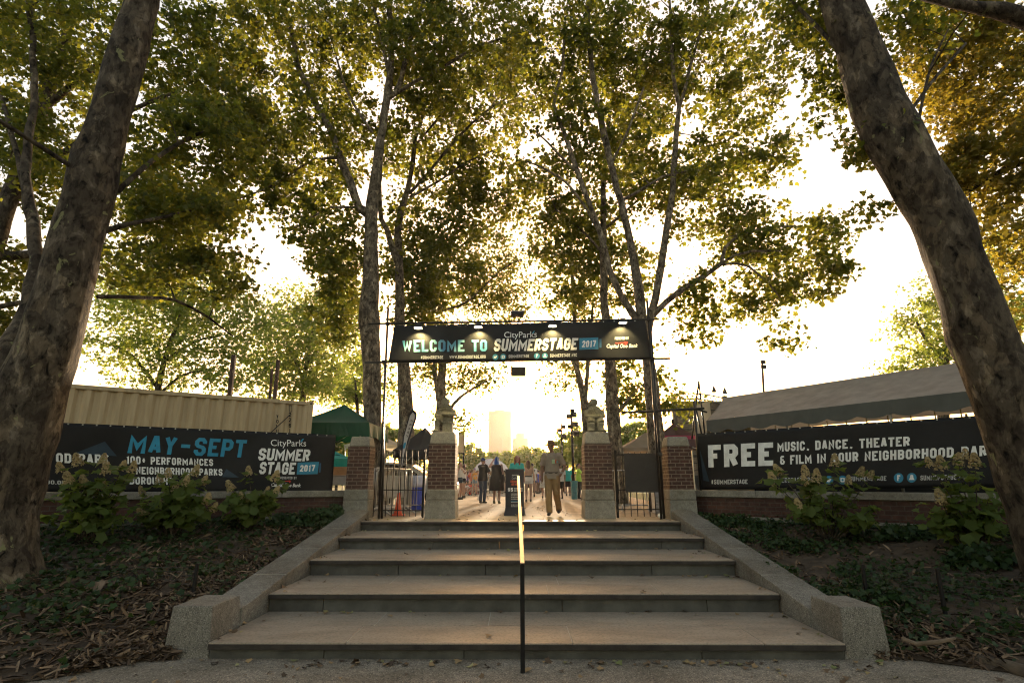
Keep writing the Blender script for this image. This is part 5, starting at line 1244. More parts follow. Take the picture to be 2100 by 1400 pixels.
person('person in white sitting on the ground beside the left pier', 954, 1015.5, 1.66, R(40), (.4, .22, .16), ((.09, .05, .03), 'long'), ('tshirt', (.55, .5, .48)), ('shorts', (.02, .025, .05)), vox=.015, J=SIT, dz=-.85)
person('person in maroon sitting on the ground beside the folding table', 981, 1013, 1.66, R(-30), (.4, .22, .16), ((.03, .02, .02), 'long'), ('tshirt', (.2, .03, .05)), ('shorts', (.1, .1, .12)), vox=.015, J=SIT, dz=-.85)
# the crowd further back, each with its own clothes
crowd = [(957, 1011.5, 'purple T-shirt left of the orange backpack', (.16, .08, .25), (.04, .04, .05)), (962, 1010.5, 'white T-shirt left of the orange backpack', (.6, .58, .55), (.05, .06, .1)),
         (967.5, 1011.8, 'red T-shirt close to the orange backpack', (.55, .08, .04), (.03, .03, .03)), (979, 1010.8, 'pink top right of the orange backpack', (.5, .25, .25), (.06, .06, .09)),
         (1001, 1010.2, 'grey T-shirt behind the folding table', (.3, .3, .3), (.03, .03, .03)), (1007, 1011.4, 'navy top behind the folding table', (.03, .05, .13), (.1, .1, .12)),
         (1029, 1012.2, 'black polo shirt and light cap left of the sign', (.04, .04, .045), (.2, .19, .17)), (1034, 1010.3, 'brown top left of the sign', (.2, .12, .07), (.05, .05, .06)),
         (1041, 1009.8, 'pale blue shirt behind the sign', (.3, .4, .5), (.05, .05, .06)), (1099, 1010.5, 'lilac top right of the striped shirt', (.4, .3, .45), (.05, .04, .06)),
         (1104, 1011.6, 'royal blue top right of the striped shirt', (.06, .09, .4), (.05, .035, .04)), (1109, 1010.2, 'plum dress left of the man in the hat', (.14, .06, .1), (.05, .03, .04)),
         (1156, 1011, 'steel blue shirt left of the teal T-shirt', (.12, .2, .28), (.03, .03, .035)), (1172, 1010.4, 'cream top right of the teal T-shirt', (.55, .5, .42), (.06, .05, .05)),
         (1177, 1010, 'yellow print shirt behind the teal bin', (.55, .42, .12), (.07, .05, .04)), (1049, 1010.4, 'dark green top behind the sign', (.04, .12, .06), (.05, .05, .06)),
         (1145, 1010.2, 'white blouse behind the man in the hat', (.58, .55, .52), (.05, .05, .08)), (1122, 1010.8, 'charcoal shirt behind the man in the hat', (.07, .07, .075), (.04, .04, .05))]
crowd += [(959.5, 1008.9, 'olive jacket beyond the person in purple', (.12, .12, .06), (.05, .05, .05)), (969, 1009.2, 'sky blue shirt beyond the orange backpack', (.2, .36, .5), (.06, .05, .05)), (976, 1008.8, 'coral top beyond the pink top', (.55, .2, .13), (.04, .04, .06)),
          (984, 1009.4, 'ivory shirt beyond the man in the blue cap', (.55, .52, .45), (.05, .05, .05)), (993, 1009, 'burgundy top beyond the man in the blue cap', (.22, .04, .07), (.05, .05, .06)), (1012, 1009.3, 'mint top beyond the woman in the black dress', (.3, .5, .4), (.07, .07, .08)),
          (1024, 1009, 'mustard shirt beyond the woman in the black dress', (.45, .3, .05), (.05, .05, .05)), (1037, 1008.7, 'slate shirt beyond the donation sign', (.14, .17, .22), (.05, .05, .05)), (1045, 1008.8, 'rose top beyond the donation sign', (.5, .2, .26), (.06, .06, .07)),
          (1096, 1008.9, 'khaki shirt beyond the striped shirt', (.26, .22, .13), (.05, .05, .05)), (1101.5, 1008.7, 'white vest beyond the striped shirt', (.6, .57, .53), (.06, .05, .05)), (1107, 1008.6, 'tangerine top left of the man in the hat', (.55, .22, .05), (.05, .05, .06)),
          (1112, 1009.1, 'violet shirt left of the man in the hat', (.2, .1, .36), (.05, .05, .05)), (1160, 1008.9, 'brick red shirt beyond the steel blue shirt', (.35, .09, .05), (.04, .04, .05)), (1169, 1008.8, 'grey marl top beyond the teal T-shirt', (.28, .28, .28), (.05, .05, .06)), (1182, 1009, 'sage top beyond the teal bin', (.2, .27, .17), (.06, .05, .05))]
rng = random.Random(4)
for i, (px, py, lab, tc_, bc) in enumerate(crowd):
    stl = rng.choice(['short', 'long', 'pony', 'short', 'bun']); skin = rng.choice([(.4, .24, .17), (.3, .17, .12), (.16, .09, .06), (.42, .27, .2)])
    a1, a2 = rng.uniform(-.2, .06), rng.uniform(-.2, .06)
    person('far off concertgoer in ' + lab, px, py, rng.uniform(1.58, 1.78), rng.uniform(120, 240) * math.pi / 180, skin, (rng.choice([(.03, .02, .015), (.1, .06, .03), (.2, .13, .06), (.05, .03, .02)]), stl), (rng.choice(['tshirt', 'tshirt', 'tank']), tc_), (rng.choice(['trousers', 'shorts', 'shorts']), bc), vox=.022,
           J=dict(elL=(.24, a1, 1.15), wrL=(.2, a1 * 2 - .05, .95 - a1), elR=(-.24, a2, 1.15), wrR=(-.2, a2 * 2 - .05, .95 - a2)), group='far off crowd')

# carved stone figures on the gate piers
def statue(cx, kind, label):
    z = PLZ + 1.845; y = 12.28 + .33; t = thing('stone_statue', label, 'statue', (0, 0, 0), 'carved figures on the gate piers'); b = MB()
    if kind == 0:      # hooded figure seated on a block, knees to the left, looking right
        seat = MB(); seat.box(-.03, .19, -.15, .16, 0, .2); seat.box(-.045, .205, -.165, .175, .2, .235); seat.build('seat_block', MT['statue'], t, bevel=.012, seg=2)
        b.rings([(.03, 0, zz, rx, ry) for zz, rx, ry in ((.2, .16, .17), (.3, .17, .165), (.4, .185, .15), (.48, .175, .14), (.56, .14, .12), (.62, .105, .1))], 16)
        b.ell((0.015, -.01, .69), (.095, .1, .1)); b.ell((.0, .02, .70), (.105, .105, .1)); b.tube([(.06, -.08, .68), (.115, -.1, .665)], [.03, .02], 8)
        for zz, r in ((.6, .118), (.545, .15), (.49, .178)): b.tube([(.03 + r * math.cos(a), r * .82 * math.sin(a), zz - .03 * math.sin(a * 1)) for a in [q * .4 for q in range(17)]], .016, 6)
        b.tube([(.2, -.02, .5), (.235, -.1, .4), (.1, -.18, .385), (-.03, -.2, .4)], [.05, .048, .045, .04], 9); b.tube([(-.12, -.02, .5), (-.19, -.08, .37), (-.1, -.19, .34)], [.05, .05, .04], 9); b.ell((-.02, -.2, .4), (.05, .04, .04))
        b.tube([(-.02, -.03, .27), (-.12, -.14, .3), (-.155, -.16, .27)], [.1, .08, .06], 10); b.tube([(-.15, -.15, .27), (-.15, -.14, .12), (-.16, -.16, .03)], [.062, .055, .06], 10); b.ell((-.19, -.2, .025), (.09, .06, .028))
    else:              # robed figure seated with folded arms, head turned left
        b.rings([(0, .02, zz, rx, ry) for zz, rx, ry in ((0, .17, .15), (.12, .175, .15), (.25, .17, .14), (.38, .18, .13), (.48, .185, .13), (.55, .15, .11), (.6, .1, .09))], 16)
        b.ell((-.03, 0, .67), (.095, .1, .098)); b.tube([(-.08, -.06, .66), (-.14, -.09, .64)], [.045, .03], 8); b.ell((-.01, .02, .69), (.1, .1, .095))
        b.tube([(-.17, 0, .5), (-.2, -.08, .36), (-.05, -.17, .34), (.1, -.17, .345)], [.055, .05, .048, .045], 9); b.tube([(.17, 0, .5), (.2, -.08, .36), (.06, -.15, .33)], [.055, .05, .045], 9)
        for s_ in (-1, 1):
            b.tube([(s_ * .07, 0, .2), (s_ * .105, -.17, .24), (s_ * .11, -.2, .2)], [.11, .1, .08], 10); b.tube([(s_ * .11, -.19, .2), (s_ * .1, -.17, .1), (s_ * .12, -.18, .03)], [.085, .08, .075], 10); b.ell((s_ * .15 + .03, -.22, .025), (.08, .07, .028))
        for q in range(4): b.tube([(-.14 + q * .02, -.11, .53 - q * .045), (0, -.145, .47 - q * .03), (.13, -.12, .4 - q * .01)], .013, 6)
    for v in b.v: v.z += 0
    remesh(b, 'figure', MT['statue'], t, .011, 3, .006, 14)
    t.location = (cx, y, z)
statue(pl_, 0, 'weathered stone figure seated on a block looking right on the left gate pier')
statue(pr_, 1, 'weathered stone figure with folded arms and head turned left on the right gate pier')
# ------------------------------------------------------------------ trees
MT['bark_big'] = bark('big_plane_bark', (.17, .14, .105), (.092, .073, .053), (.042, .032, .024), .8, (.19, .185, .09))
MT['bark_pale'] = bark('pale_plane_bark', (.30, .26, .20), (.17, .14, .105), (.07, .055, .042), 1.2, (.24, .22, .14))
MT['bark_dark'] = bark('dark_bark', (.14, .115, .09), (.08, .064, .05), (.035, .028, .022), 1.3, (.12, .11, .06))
MT['leafA'] = leafmat('plane_leaf', (.035, .054, .012), (.065, .085, .018), (.13, .18, .02), (.40, .38, .033), .47)
MT['leafG'] = leafmat('golden_leaf', (.07, .07, .016), (.115, .10, .02), (.32, .28, .03), (.48, .39, .045), .49)
MT['leafB'] = leafmat('far_leaf', (.06, .10, .022), (.10, .145, .03), (.30, .42, .06), (.52, .58, .09), .52)
LEAF5 = np.array([(0, 0), (-.40, .03), (-.37, .27), (-.56, .52), (-.27, .62), (0, 1), (.27, .62), (.56, .52), (.37, .27), (.40, .03)], float)
LEAF3 = np.array([(0, 0), (-.42, .42), (-.14, .5), (0, 1), (.14, .5), (.42, .42)], float)
LEAF1 = np.array([(0, 0), (-.3, .4), (0, 1), (.3, .4)], float)
def leaf_arrays(pos, size, nrm, rs, tmpl):
    n = len(pos); k = len(tmpl)
    nrm = nrm / np.linalg.norm(nrm, axis=1, keepdims=True)
    d = rs.normal(size=(n, 3)); d -= nrm * (d * nrm).sum(1, keepdims=True); d /= np.linalg.norm(d, axis=1, keepdims=True)
    s_ = np.cross(nrm, d)
    tx = tmpl[:, 0][None, :, None]; ty = tmpl[:, 1][None, :, None]
    fold = (np.abs(tmpl[:, 0]) * .35 - (tmpl[:, 1] - .4) ** 2 * .35)[None, :, None]
    v = pos[:, None, :] + (s_[:, None, :] * tx + d[:, None, :] * (ty - .4) + nrm[:, None, :] * fold) * size[:, None, None]
    return v.reshape(-1, 3), np.full(n, k, 'i')
def catmull(pts, rad, step):
    out, orad = [], []
    n = len(pts)
    for i in range(n - 1):
        p0, p1, p2, p3 = pts[max(i - 1, 0)], pts[i], pts[i + 1], pts[min(i + 2, n - 1)]
        m = max(1, int((p2 - p1).length / step))
        for q in range(m):
            t = q / m
            out.append(.5 * ((2 * p1) + (p2 - p0) * t + (2 * p0 - 5 * p1 + 4 * p2 - p3) * t * t + (3 * p1 - p0 - 3 * p2 + p3) * t ** 3))
            orad.append(rad[i] * (1 - t) + rad[i + 1] * t)
    out.append(pts[-1]); orad.append(rad[-1]); return out, orad
_seed = [100]
DENS = 1.78
def tree(label, Y, stems, blobs, leafm='leafA', barkm='bark_pale', lsize=.19, tmpl=LEAF5, per=46, crad=.5, name='plane_tree', group='plane trees', base_z=PLZ - .1, nside=12, rough=.05, twig_r=.016, ws=1.):
    """stems: lists of (px, py, width px[, Y]); blobs: (px, py, rx px, ry px, Y, depth radius m, clusters)"""
    _seed[0] += 1; rs = np.random.RandomState(_seed[0]); rg = random.Random(_seed[0])
    t = None; nodes_, nrad = [], []; tb = MB()
    for si, st_ in enumerate(stems):
        pts = [P(q[0], q[1], q[3] if len(q) > 3 else Y) for q in st_]; rad = [szm(q[2], p) / 2 * ws for q, p in zip(st_, pts)]
        if si == 0:
            if pts[0].z > base_z: pts.insert(0, Vector((pts[0].x + (pts[0].x - pts[1].x) * .2, pts[0].y, base_z))); rad.insert(0, rad[0] * 1.25)
            t = thing(name, label, 'tree', (pts[0].x, pts[0].y, base_z), group)
        step = .28 if Y < 12 else .45
        pp, rr = catmull(pts, rad, step)
        if si and Y < 40: pp = [p + Vector(noise.noise_vector(p * .9)) * min(.06, r * .8) for p, r in zip(pp, rr)]
        k0 = len(tb.v); tb.tube(pp, rr, nside if max(rr) > .06 else 7)
        if Y < 30:
            for v in tb.v[k0:]:
                v += noise.noise_vector(v * 1.7) * rough * min(1, 4 * max(rr)) + noise.noise_vector(v * 5) * rough * .3 * min(1, 4 * max(rr))
        nodes_ += pp; nrad += rr
    trunk = tb.build('trunk', MT[barkm], t, smooth=True, uv=False)
    if not blobs: return t
    br = MB(); cl = []
    for bl in blobs:
        if bl[0] == 'over':                     # part of the crown that spreads above and behind the viewpoint, in metres
            _, cx, cy_, cz, rx, ry, rz, n = bl
            for _ in range(n):
                q = np.array([rg.gauss(0, .5) for _ in range(3)]); cl.append(Vector((cx + rx * q[0], cy_ + ry * q[1], cz + rz * q[2])))
            continue
        px, py, rx, ry, Yc, ry_m, n = bl
        Yc += .9 if 12 < Y < 30 else 0; c = P(px, py, Yc); sx, sz_ = szm(rx, c), szm(ry, c)
        for _ in range(int(n * (DENS if Y < 50 else 1.5))):
            while True:
                q = np.array([rg.uniform(-1, 1) for _ in range(3)])
                if (q ** 2).sum() <= 1: break
            p = c + Vector((q[0] * sx, q[1] * ry_m, 0)) + Vector((0, -_sp * q[2] * sz_ * .4, _cp * q[2] * sz_))
            cl.append(p)
    A = np.array([tuple(p) for p in nodes_]); Ar = list(nrad)
    trunk0 = A[0]
    dist = [np.linalg.norm(A - np.array(p), axis=1).min() for p in cl]
    pos, siz, nrm = [], [], []
    for i in np.argsort(dist):
        p = np.array(cl[i]); d = np.linalg.norm(A - p, axis=1) + np.maximum(0, A[:, 2] - p[2]) * .6
        k = int(d.argmin()); a = A[k]; L = np.linalg.norm(p - a)
        if L > .25:
            m = max(2, int(L / .55)); mid = (a + p) / 2 + np.array([rg.gauss(0, .08 * L), rg.gauss(0, .08 * L), .10 * L])
            pts = [Vector((1 - f) ** 2 * a + 2 * f * (1 - f) * mid + f * f * p) for f in [q / m for q in range(m + 1)]]
            r0 = min(Ar[k] * .6, twig_r * (1 + .35 * L)); r1 = min(twig_r * .4, r0)
            rr = [r0 + (r1 - r0) * q / m for q in range(m + 1)]
            br.tube(pts, rr, 5, False); A = np.vstack([A, np.array([tuple(q) for q in pts[1:]])]); Ar += rr[1:]
        n = max(6, int(per * .88 * rg.uniform(.45, 1.5))); cr = crad * 1.14 * rg.uniform(.6, 1.4)
        g_ = rs.normal(size=(n, 3)); g_ /= np.linalg.norm(g_, axis=1, keepdims=True); g_ *= (rs.uniform(size=(n, 1)) ** .6) * cr * np.array([1.15, 1.15, .62])
        pos.append(p + g_); siz.append(lsize * (.95 if Y < 30 else 1) * rs.uniform(.6, 1.25, n))
        nn = rs.normal(size=(n, 3)) * .75 + np.array([0, 0, .75]) + g_ / cr * .45; nrm.append(nn)
    br.build('branches', MT[barkm], t, smooth=True, uv=False)
    pos = np.vstack(pos); siz = np.concatenate(siz); nrm = np.vstack(nrm)
    v, c = leaf_arrays(pos, siz, nrm, rs, tmpl)
    np_mesh('crown', v, c, MT[leafm], t)
    return t

# the two big trunks framing the steps
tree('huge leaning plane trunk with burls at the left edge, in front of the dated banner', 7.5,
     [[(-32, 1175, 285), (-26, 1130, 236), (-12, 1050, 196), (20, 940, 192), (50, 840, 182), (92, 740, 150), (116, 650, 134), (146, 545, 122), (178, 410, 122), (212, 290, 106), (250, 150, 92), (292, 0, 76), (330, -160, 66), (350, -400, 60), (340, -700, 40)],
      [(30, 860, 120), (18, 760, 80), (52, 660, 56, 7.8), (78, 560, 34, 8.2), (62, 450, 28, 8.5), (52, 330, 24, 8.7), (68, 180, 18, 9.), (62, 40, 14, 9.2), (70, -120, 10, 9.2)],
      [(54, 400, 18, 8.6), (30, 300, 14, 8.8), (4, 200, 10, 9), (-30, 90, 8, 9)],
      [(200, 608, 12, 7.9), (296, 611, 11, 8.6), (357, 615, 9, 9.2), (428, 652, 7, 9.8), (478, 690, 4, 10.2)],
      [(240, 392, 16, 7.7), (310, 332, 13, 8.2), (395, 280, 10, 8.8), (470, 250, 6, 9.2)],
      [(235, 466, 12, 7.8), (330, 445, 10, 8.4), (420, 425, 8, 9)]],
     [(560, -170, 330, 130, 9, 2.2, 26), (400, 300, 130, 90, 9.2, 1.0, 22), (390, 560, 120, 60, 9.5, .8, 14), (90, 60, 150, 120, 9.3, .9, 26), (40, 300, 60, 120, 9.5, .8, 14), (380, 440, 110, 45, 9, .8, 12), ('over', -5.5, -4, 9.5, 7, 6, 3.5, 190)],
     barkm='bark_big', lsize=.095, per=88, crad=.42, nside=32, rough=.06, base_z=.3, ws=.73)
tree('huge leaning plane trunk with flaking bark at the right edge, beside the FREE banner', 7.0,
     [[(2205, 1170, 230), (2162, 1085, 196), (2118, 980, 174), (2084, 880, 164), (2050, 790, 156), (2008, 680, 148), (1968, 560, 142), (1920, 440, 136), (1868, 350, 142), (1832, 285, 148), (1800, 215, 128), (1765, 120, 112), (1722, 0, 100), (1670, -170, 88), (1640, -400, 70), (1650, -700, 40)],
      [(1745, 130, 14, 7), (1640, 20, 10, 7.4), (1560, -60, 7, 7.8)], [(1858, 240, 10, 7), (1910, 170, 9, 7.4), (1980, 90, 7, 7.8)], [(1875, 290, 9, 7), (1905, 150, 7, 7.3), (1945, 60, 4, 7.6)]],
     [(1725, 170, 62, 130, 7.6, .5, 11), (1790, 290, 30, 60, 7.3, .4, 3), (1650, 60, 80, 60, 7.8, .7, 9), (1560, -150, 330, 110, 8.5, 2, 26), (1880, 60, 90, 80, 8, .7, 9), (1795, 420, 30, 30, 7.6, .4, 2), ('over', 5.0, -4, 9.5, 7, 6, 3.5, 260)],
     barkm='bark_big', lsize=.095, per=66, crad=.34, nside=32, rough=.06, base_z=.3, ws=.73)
# a near limb reaching in at the top right corner, with the golden crown behind
tree('plane tree off the right edge with golden hanging crown and a dark limb overhead', 8.2,
     [[(2560, 1000, 150), (2500, 700, 130), (2420, 400, 110), (2330, 180, 90)], [(2420, 400, 70), (2260, 130, 52, 6.5), (2110, 45, 42, 6.2), (2000, 15, 26, 6.2), (1905, -6, 15, 6.3), (1800, -40, 8, 6.5)],
      [(2420, 400, 40, 8.6), (2230, 340, 26, 9.6), (2110, 330, 14, 10.4), (1990, 390, 8, 11)], [(2330, 180, 40, 9), (2180, 120, 26, 10), (2050, 120, 14, 10.5), (1960, 190, 8, 11)]],
     [(2010, 150, 130, 120, 10.5, 1.3, 34), (2050, 320, 95, 120, 10.5, 1.2, 32), (2075, 500, 60, 90, 10.5, 1, 12), (1960, 60, 110, 70, 10, 1.2, 20), (2060, 640, 50, 60, 11, .8, 5), (1975, 340, 45, 60, 10.5, .8, 8)],
     leafm='leafG', barkm='bark_dark', lsize=.11, per=88, crad=.42, nside=14, base_z=.3)

# pale trunk left of the welcome banner
tree('tall pale plane tree rising just left of the welcome banner post', 16.5,
     [[(764, 920, 38), (764, 830, 35), (762, 720, 38), (757, 660, 41), (760, 560, 31), (760, 455, 25), (764, 415, 26), (774, 339, 19), (781, 286, 17), (793, 207, 16), (800, 160, 15), (803, 100, 11), (798, 0, 9), (795, -120, 6)],
      [(758, 440, 22), (738, 425, 17), (718, 375, 16), (700, 325, 15), (676, 262, 13), (650, 214, 12), (614, 143, 11), (598, 71, 9), (580, 0, 8), (560, -100, 5)],
      [(796, 200, 12), (812, 190, 11), (823, 160, 10), (843, 71, 8), (871, 0, 6), (900, -80, 4)], [(800, 160, 9), (788, 110, 7), (776, 50, 6), (762, 0, 5), (745, -90, 4)],
      [(812, 192, 8), (850, 168, 7), (896, 146, 6.5), (950, 112, 6), (993, 89, 5), (1093, 61, 3.5)], [(700, 325, 7), (640, 330, 5), (560, 380, 4), (480, 410, 3)], [(735, 425, 6), (680, 425, 4), (600, 470, 3)], [(762, 270, 6), (716, 200, 5), (690, 120, 4)]],
     [(600, 110, 170, 140, 16, 2.6, 70), (790, 60, 170, 110, 16.5, 2.6, 62), (610, 300, 150, 110, 16, 2.4, 52), (690, 500, 66, 90, 16.3, 1.5, 20), (880, 130, 130, 90, 16, 2, 34), (960, 40, 120, 70, 16, 2, 28), (720, 290, 70, 100, 17.5, 1.2, 16), (690, 640, 55, 60, 16.6, 1.2, 10), (500, 380, 90, 70, 15.5, 1.4, 16), (480, 200, 90, 100, 15.5, 1.5, 20), (660, 540, 70, 80, 16.5, 1.6, 14), (640, 430, 90, 50, 16.5, 1.8, 14)],
     lsize=.165, per=54)
tree('forking plane tree directly behind the left end of the welcome banner', 20,
     [[(836, 990, 40), (832, 850, 30), (828, 760, 26), (820, 650, 21), (819, 560, 17), (817, 460, 15), (830, 410, 12), (842, 360, 10), (848, 310, 9), (858, 262, 8), (871, 214, 6), (890, 120, 4)], [(818, 545, 14), (803, 507, 13), (793, 470, 11), (782, 450, 10), (778, 380, 8), (770, 300, 6)],
      [(838, 396, 7), (870, 362, 6), (900, 328, 5.5), (950, 271, 5), (1007, 221, 4.5), (1043, 200, 3)], [(840, 403, 6), (900, 371, 5), (957, 332, 4), (1010, 310, 3)], [(850, 300, 5), (900, 240, 4), (955, 165, 3)]],
     [(880, 300, 120, 110, 20, 2.4, 44), (980, 230, 100, 110, 20, 2.2, 36), (890, 450, 95, 90, 20, 2, 28), (980, 360, 75, 60, 20, 1.6, 14), (850, 570, 70, 90, 21, 1.8, 18), (700, 580, 75, 70, 22, 1.6, 14), (1060, 150, 70, 90, 20, 1.8, 18), (890, 540, 90, 80, 21, 2, 26), (860, 650, 50, 60, 22, 1.6, 12), (1000, 430, 60, 50, 21, 1.6, 12)],
     lsize=.185, per=50, crad=.58)
tree('slim plane tree behind the seated stone figure looking right', 26,
     [[(906, 960, 24), (903, 850, 18), (907, 770, 16), (904, 700, 14), (884, 655, 12), (896, 595, 11), (908, 562, 10), (921, 510, 9), (936, 468, 7), (950, 400, 5)], [(900, 822, 11), (893, 762, 10), (888, 700, 8), (878, 640, 6), (866, 580, 4)],
      [(918, 530, 6), (950, 500, 5), (971, 486, 5), (1043, 439, 3.5)], [(896, 640, 6), (930, 630, 5), (964, 614, 4.5), (1025, 555, 4), (1071, 532, 3)], [(905, 862, 8), (932, 826, 7), (964, 800, 5), (1000, 780, 3)]],
     [(960, 540, 100, 75, 26, 2.4, 40), (1030, 620, 80, 60, 26, 2.2, 30), (930, 650, 85, 70, 27, 2, 30), (950, 760, 90, 55, 26, 2.2, 30), (880, 760, 50, 60, 27, 1.8, 10), (1020, 500, 60, 60, 26, 2, 12), (925, 860, 40, 40, 26, 1.6, 7), (1060, 690, 40, 40, 26, 1.6, 6), (1010, 580, 80, 60, 26, 2.2, 22), (880, 690, 50, 60, 26, 2, 14)],
     lsize=.23, per=38, crad=.7, tmpl=LEAF3)
# right-hand group
tree('many-stemmed plane tree right of the welcome banner with a long branch to the right', 15.5,
     [[(1349, 960, 40), (1344, 880, 33), (1336, 800, 31), (1328, 740, 25), (1318, 680, 24), (1311, 600, 20), (1297, 522, 17), (1287, 468, 15), (1272, 412, 15), (1258, 357, 13), (1237, 264, 12), (1219, 179, 11), (1208, 82, 9), (1205, -20, 7), (1200, -140, 4)],
      [(1312, 665, 18), (1296, 645, 15), (1271, 607, 14), (1251, 552, 13), (1230, 470, 11), (1212, 420, 10), (1182, 350, 10), (1162, 280, 9), (1135, 214, 7), (1153, 154, 6), (1158, 60, 4)],
      [(1326, 700, 18), (1337, 640, 16), (1350, 580, 15), (1366, 490, 14), (1380, 386, 12), (1383, 304, 11), (1393, 214, 9), (1383, 161, 8), (1377, 79, 6), (1372, -30, 4)], [(1390, 230, 7), (1404, 190, 7), (1420, 120, 6), (1450, 20, 5), (1470, -80, 3)],
      [(1336, 650, 13), (1365, 620, 12), (1400, 593, 12), (1446, 564, 10), (1477, 543, 9), (1487, 508, 7), (1518, 481, 6), (1571, 466, 4.5), (1632, 464, 3)], [(1479, 541, 6), (1505, 524, 5), (1543, 514, 5), (1600, 514, 3.5)], [(1480, 543, 5.5), (1510, 540, 5), (1536, 546, 5), (1571, 575, 4), (1600, 611, 3)],
      [(1272, 412, 7), (1305, 395, 6), (1360, 362, 5), (1420, 350, 4)], [(1258, 330, 6), (1290, 260, 5), (1320, 180, 4)], [(1190, 360, 6), (1150, 320, 5), (1100, 270, 3)], [(1240, 500, 7), (1205, 430, 6), (1150, 365, 5), (1080, 330, 3)]],
     [(1120, 110, 150, 110, 15.5, 2.4, 56), (1280, 100, 130, 120, 15.5, 2.4, 58), (1420, 120, 110, 130, 15.5, 2.2, 44), (1330, 330, 105, 110, 16, 2, 34), (1440, 400, 85, 75, 15.5, 1.8, 22), (1530, 480, 85, 60, 15.5, 1.6, 22), (1640, 540, 85, 90, 15.5, 1.5, 24), (1560, 600, 75, 60, 15.5, 1.4, 15), (1430, 640, 55, 80, 15.5, 1.3, 12), (1560, 330, 80, 50, 15.5, 1.4, 13), (1540, 200, 80, 90, 15.5, 1.6, 17), (1180, 270, 90, 80, 15.5, 1.8, 20), (1620, 690, 40, 25, 15.5, .8, 3), (1690, 470, 35, 50, 15.5, .8, 5), (1570, 60, 90, 70, 15.5, 1.6, 14), (1480, 300, 60, 60, 15.5, 1.4, 9)],
     lsize=.155, per=52, crad=.48)
tree('straight plane tree behind the right end of the welcome banner', 20,
     [[(1268, 1000, 38), (1261, 900, 28), (1256, 830, 26), (1252, 760, 24), (1248, 700, 19), (1241, 640, 18), (1238, 560, 16), (1237, 460, 13), (1238, 390, 11), (1244, 300, 9), (1255, 200, 7), (1270, 90, 4)], [(1240, 470, 7), (1275, 440, 6), (1310, 410, 4)], [(1262, 850, 8), (1276, 834, 7), (1290, 815, 6)], [(1238, 520, 6), (1190, 470, 5), (1140, 430, 3)], [(1245, 300, 5), (1200, 240, 4), (1160, 200, 3)]],
     [(1200, 420, 95, 90, 20, 2.2, 30), (1170, 560, 60, 90, 21, 1.8, 16), (1300, 770, 70, 80, 21, 2, 20), (1300, 260, 90, 110, 20, 2.2, 26), (1100, 380, 75, 70, 20, 2, 16), (1290, 560, 55, 80, 21, 1.6, 16), (1200, 540, 60, 90, 21, 1.8, 16), (1120, 470, 60, 60, 21, 1.6, 12), (1380, 830, 45, 40, 21, 1.5, 7)],
     lsize=.185, per=50, crad=.58)
tree('twin-stemmed pale plane tree behind the figure with folded arms', 25,
     [[(1206, 980, 26), (1204, 900, 20), (1200, 835, 18), (1192, 795, 13), (1183, 755, 12), (1180, 690, 10), (1176, 600, 8), (1170, 500, 5)], [(1200, 830, 10), (1205, 770, 9), (1210, 700, 7), (1216, 620, 5)], [(1188, 770, 5), (1160, 720, 4), (1120, 690, 3)]],
     [(1165, 650, 60, 80, 25, 2, 24), (1130, 550, 60, 60, 25, 2, 16), (1150, 760, 38, 50, 25, 1.6, 9), (1225, 620, 45, 80, 25, 1.8, 18), (1185, 760, 40, 40, 26, 1.6, 8)],
     lsize=.23, per=34, crad=.66, tmpl=LEAF3)
# left side
tree('plane tree behind the huge left trunk with drooping foliage over the container', 13.5,
     [[(-60, 960, 70), (-50, 700, 50), (-20, 520, 40), (30, 380, 32), (90, 220, 24), (140, 60, 16), (180, -80, 10)], [(-20, 520, 22), (80, 520, 16), (200, 480, 12), (330, 440, 9), (430, 400, 5)], [(30, 380, 18), (150, 300, 13), (260, 230, 10), (360, 190, 6)], [(90, 220, 14), (220, 120, 10), (330, 60, 7)], [(-50, 640, 14), (40, 620, 10), (120, 640, 6)]],
     [(110, 130, 150, 140, 13, 2.2, 36), (330, 110, 130, 120, 13, 2, 32), (420, 220, 110, 90, 13.5, 1.8, 26), (120, 360, 110, 110, 13.5, 1.8, 30), (330, 420, 150, 75, 13.5, 1.8, 40), (30, 590, 55, 130, 13.5, 1.2, 22), (290, 540, 120, 60, 14, 1.6, 20), (420, 500, 80, 60, 14, 1.4, 13), (470, 90, 70, 90, 14, 1.6, 12), (300, 300, 60, 60, 13.5, 1.4, 8)],
     barkm='bark_dark', lsize=.15, per=54)
tree('bright leaved plane tree beyond the middle of the container', 32,
     [[(320, 960, 18), (322, 820, 13), (332, 760, 11), (350, 700, 9), (372, 640, 7), (380, 560, 4)], [(325, 800, 8), (290, 750, 7), (250, 715, 5), (205, 700, 3)], [(340, 740, 7), (400, 700, 5), (450, 690, 3)], [(322, 815, 6), (370, 770, 5), (430, 760, 3)]],
     [(300, 630, 130, 80, 32, 3.2, 76), (420, 640, 110, 90, 32, 3, 64), (270, 720, 100, 50, 32, 2.6, 26), (420, 750, 120, 60, 32, 2.8, 44), (520, 700, 60, 90, 33, 2.6, 18), (230, 560, 70, 60, 32, 2.4, 12), (480, 580, 50, 50, 32, 2.2, 8), (280, 790, 60, 30, 32, 2, 7)],
     leafm='leafB', barkm='bark_dark', lsize=.28, per=38, crad=.95, tmpl=LEAF3)
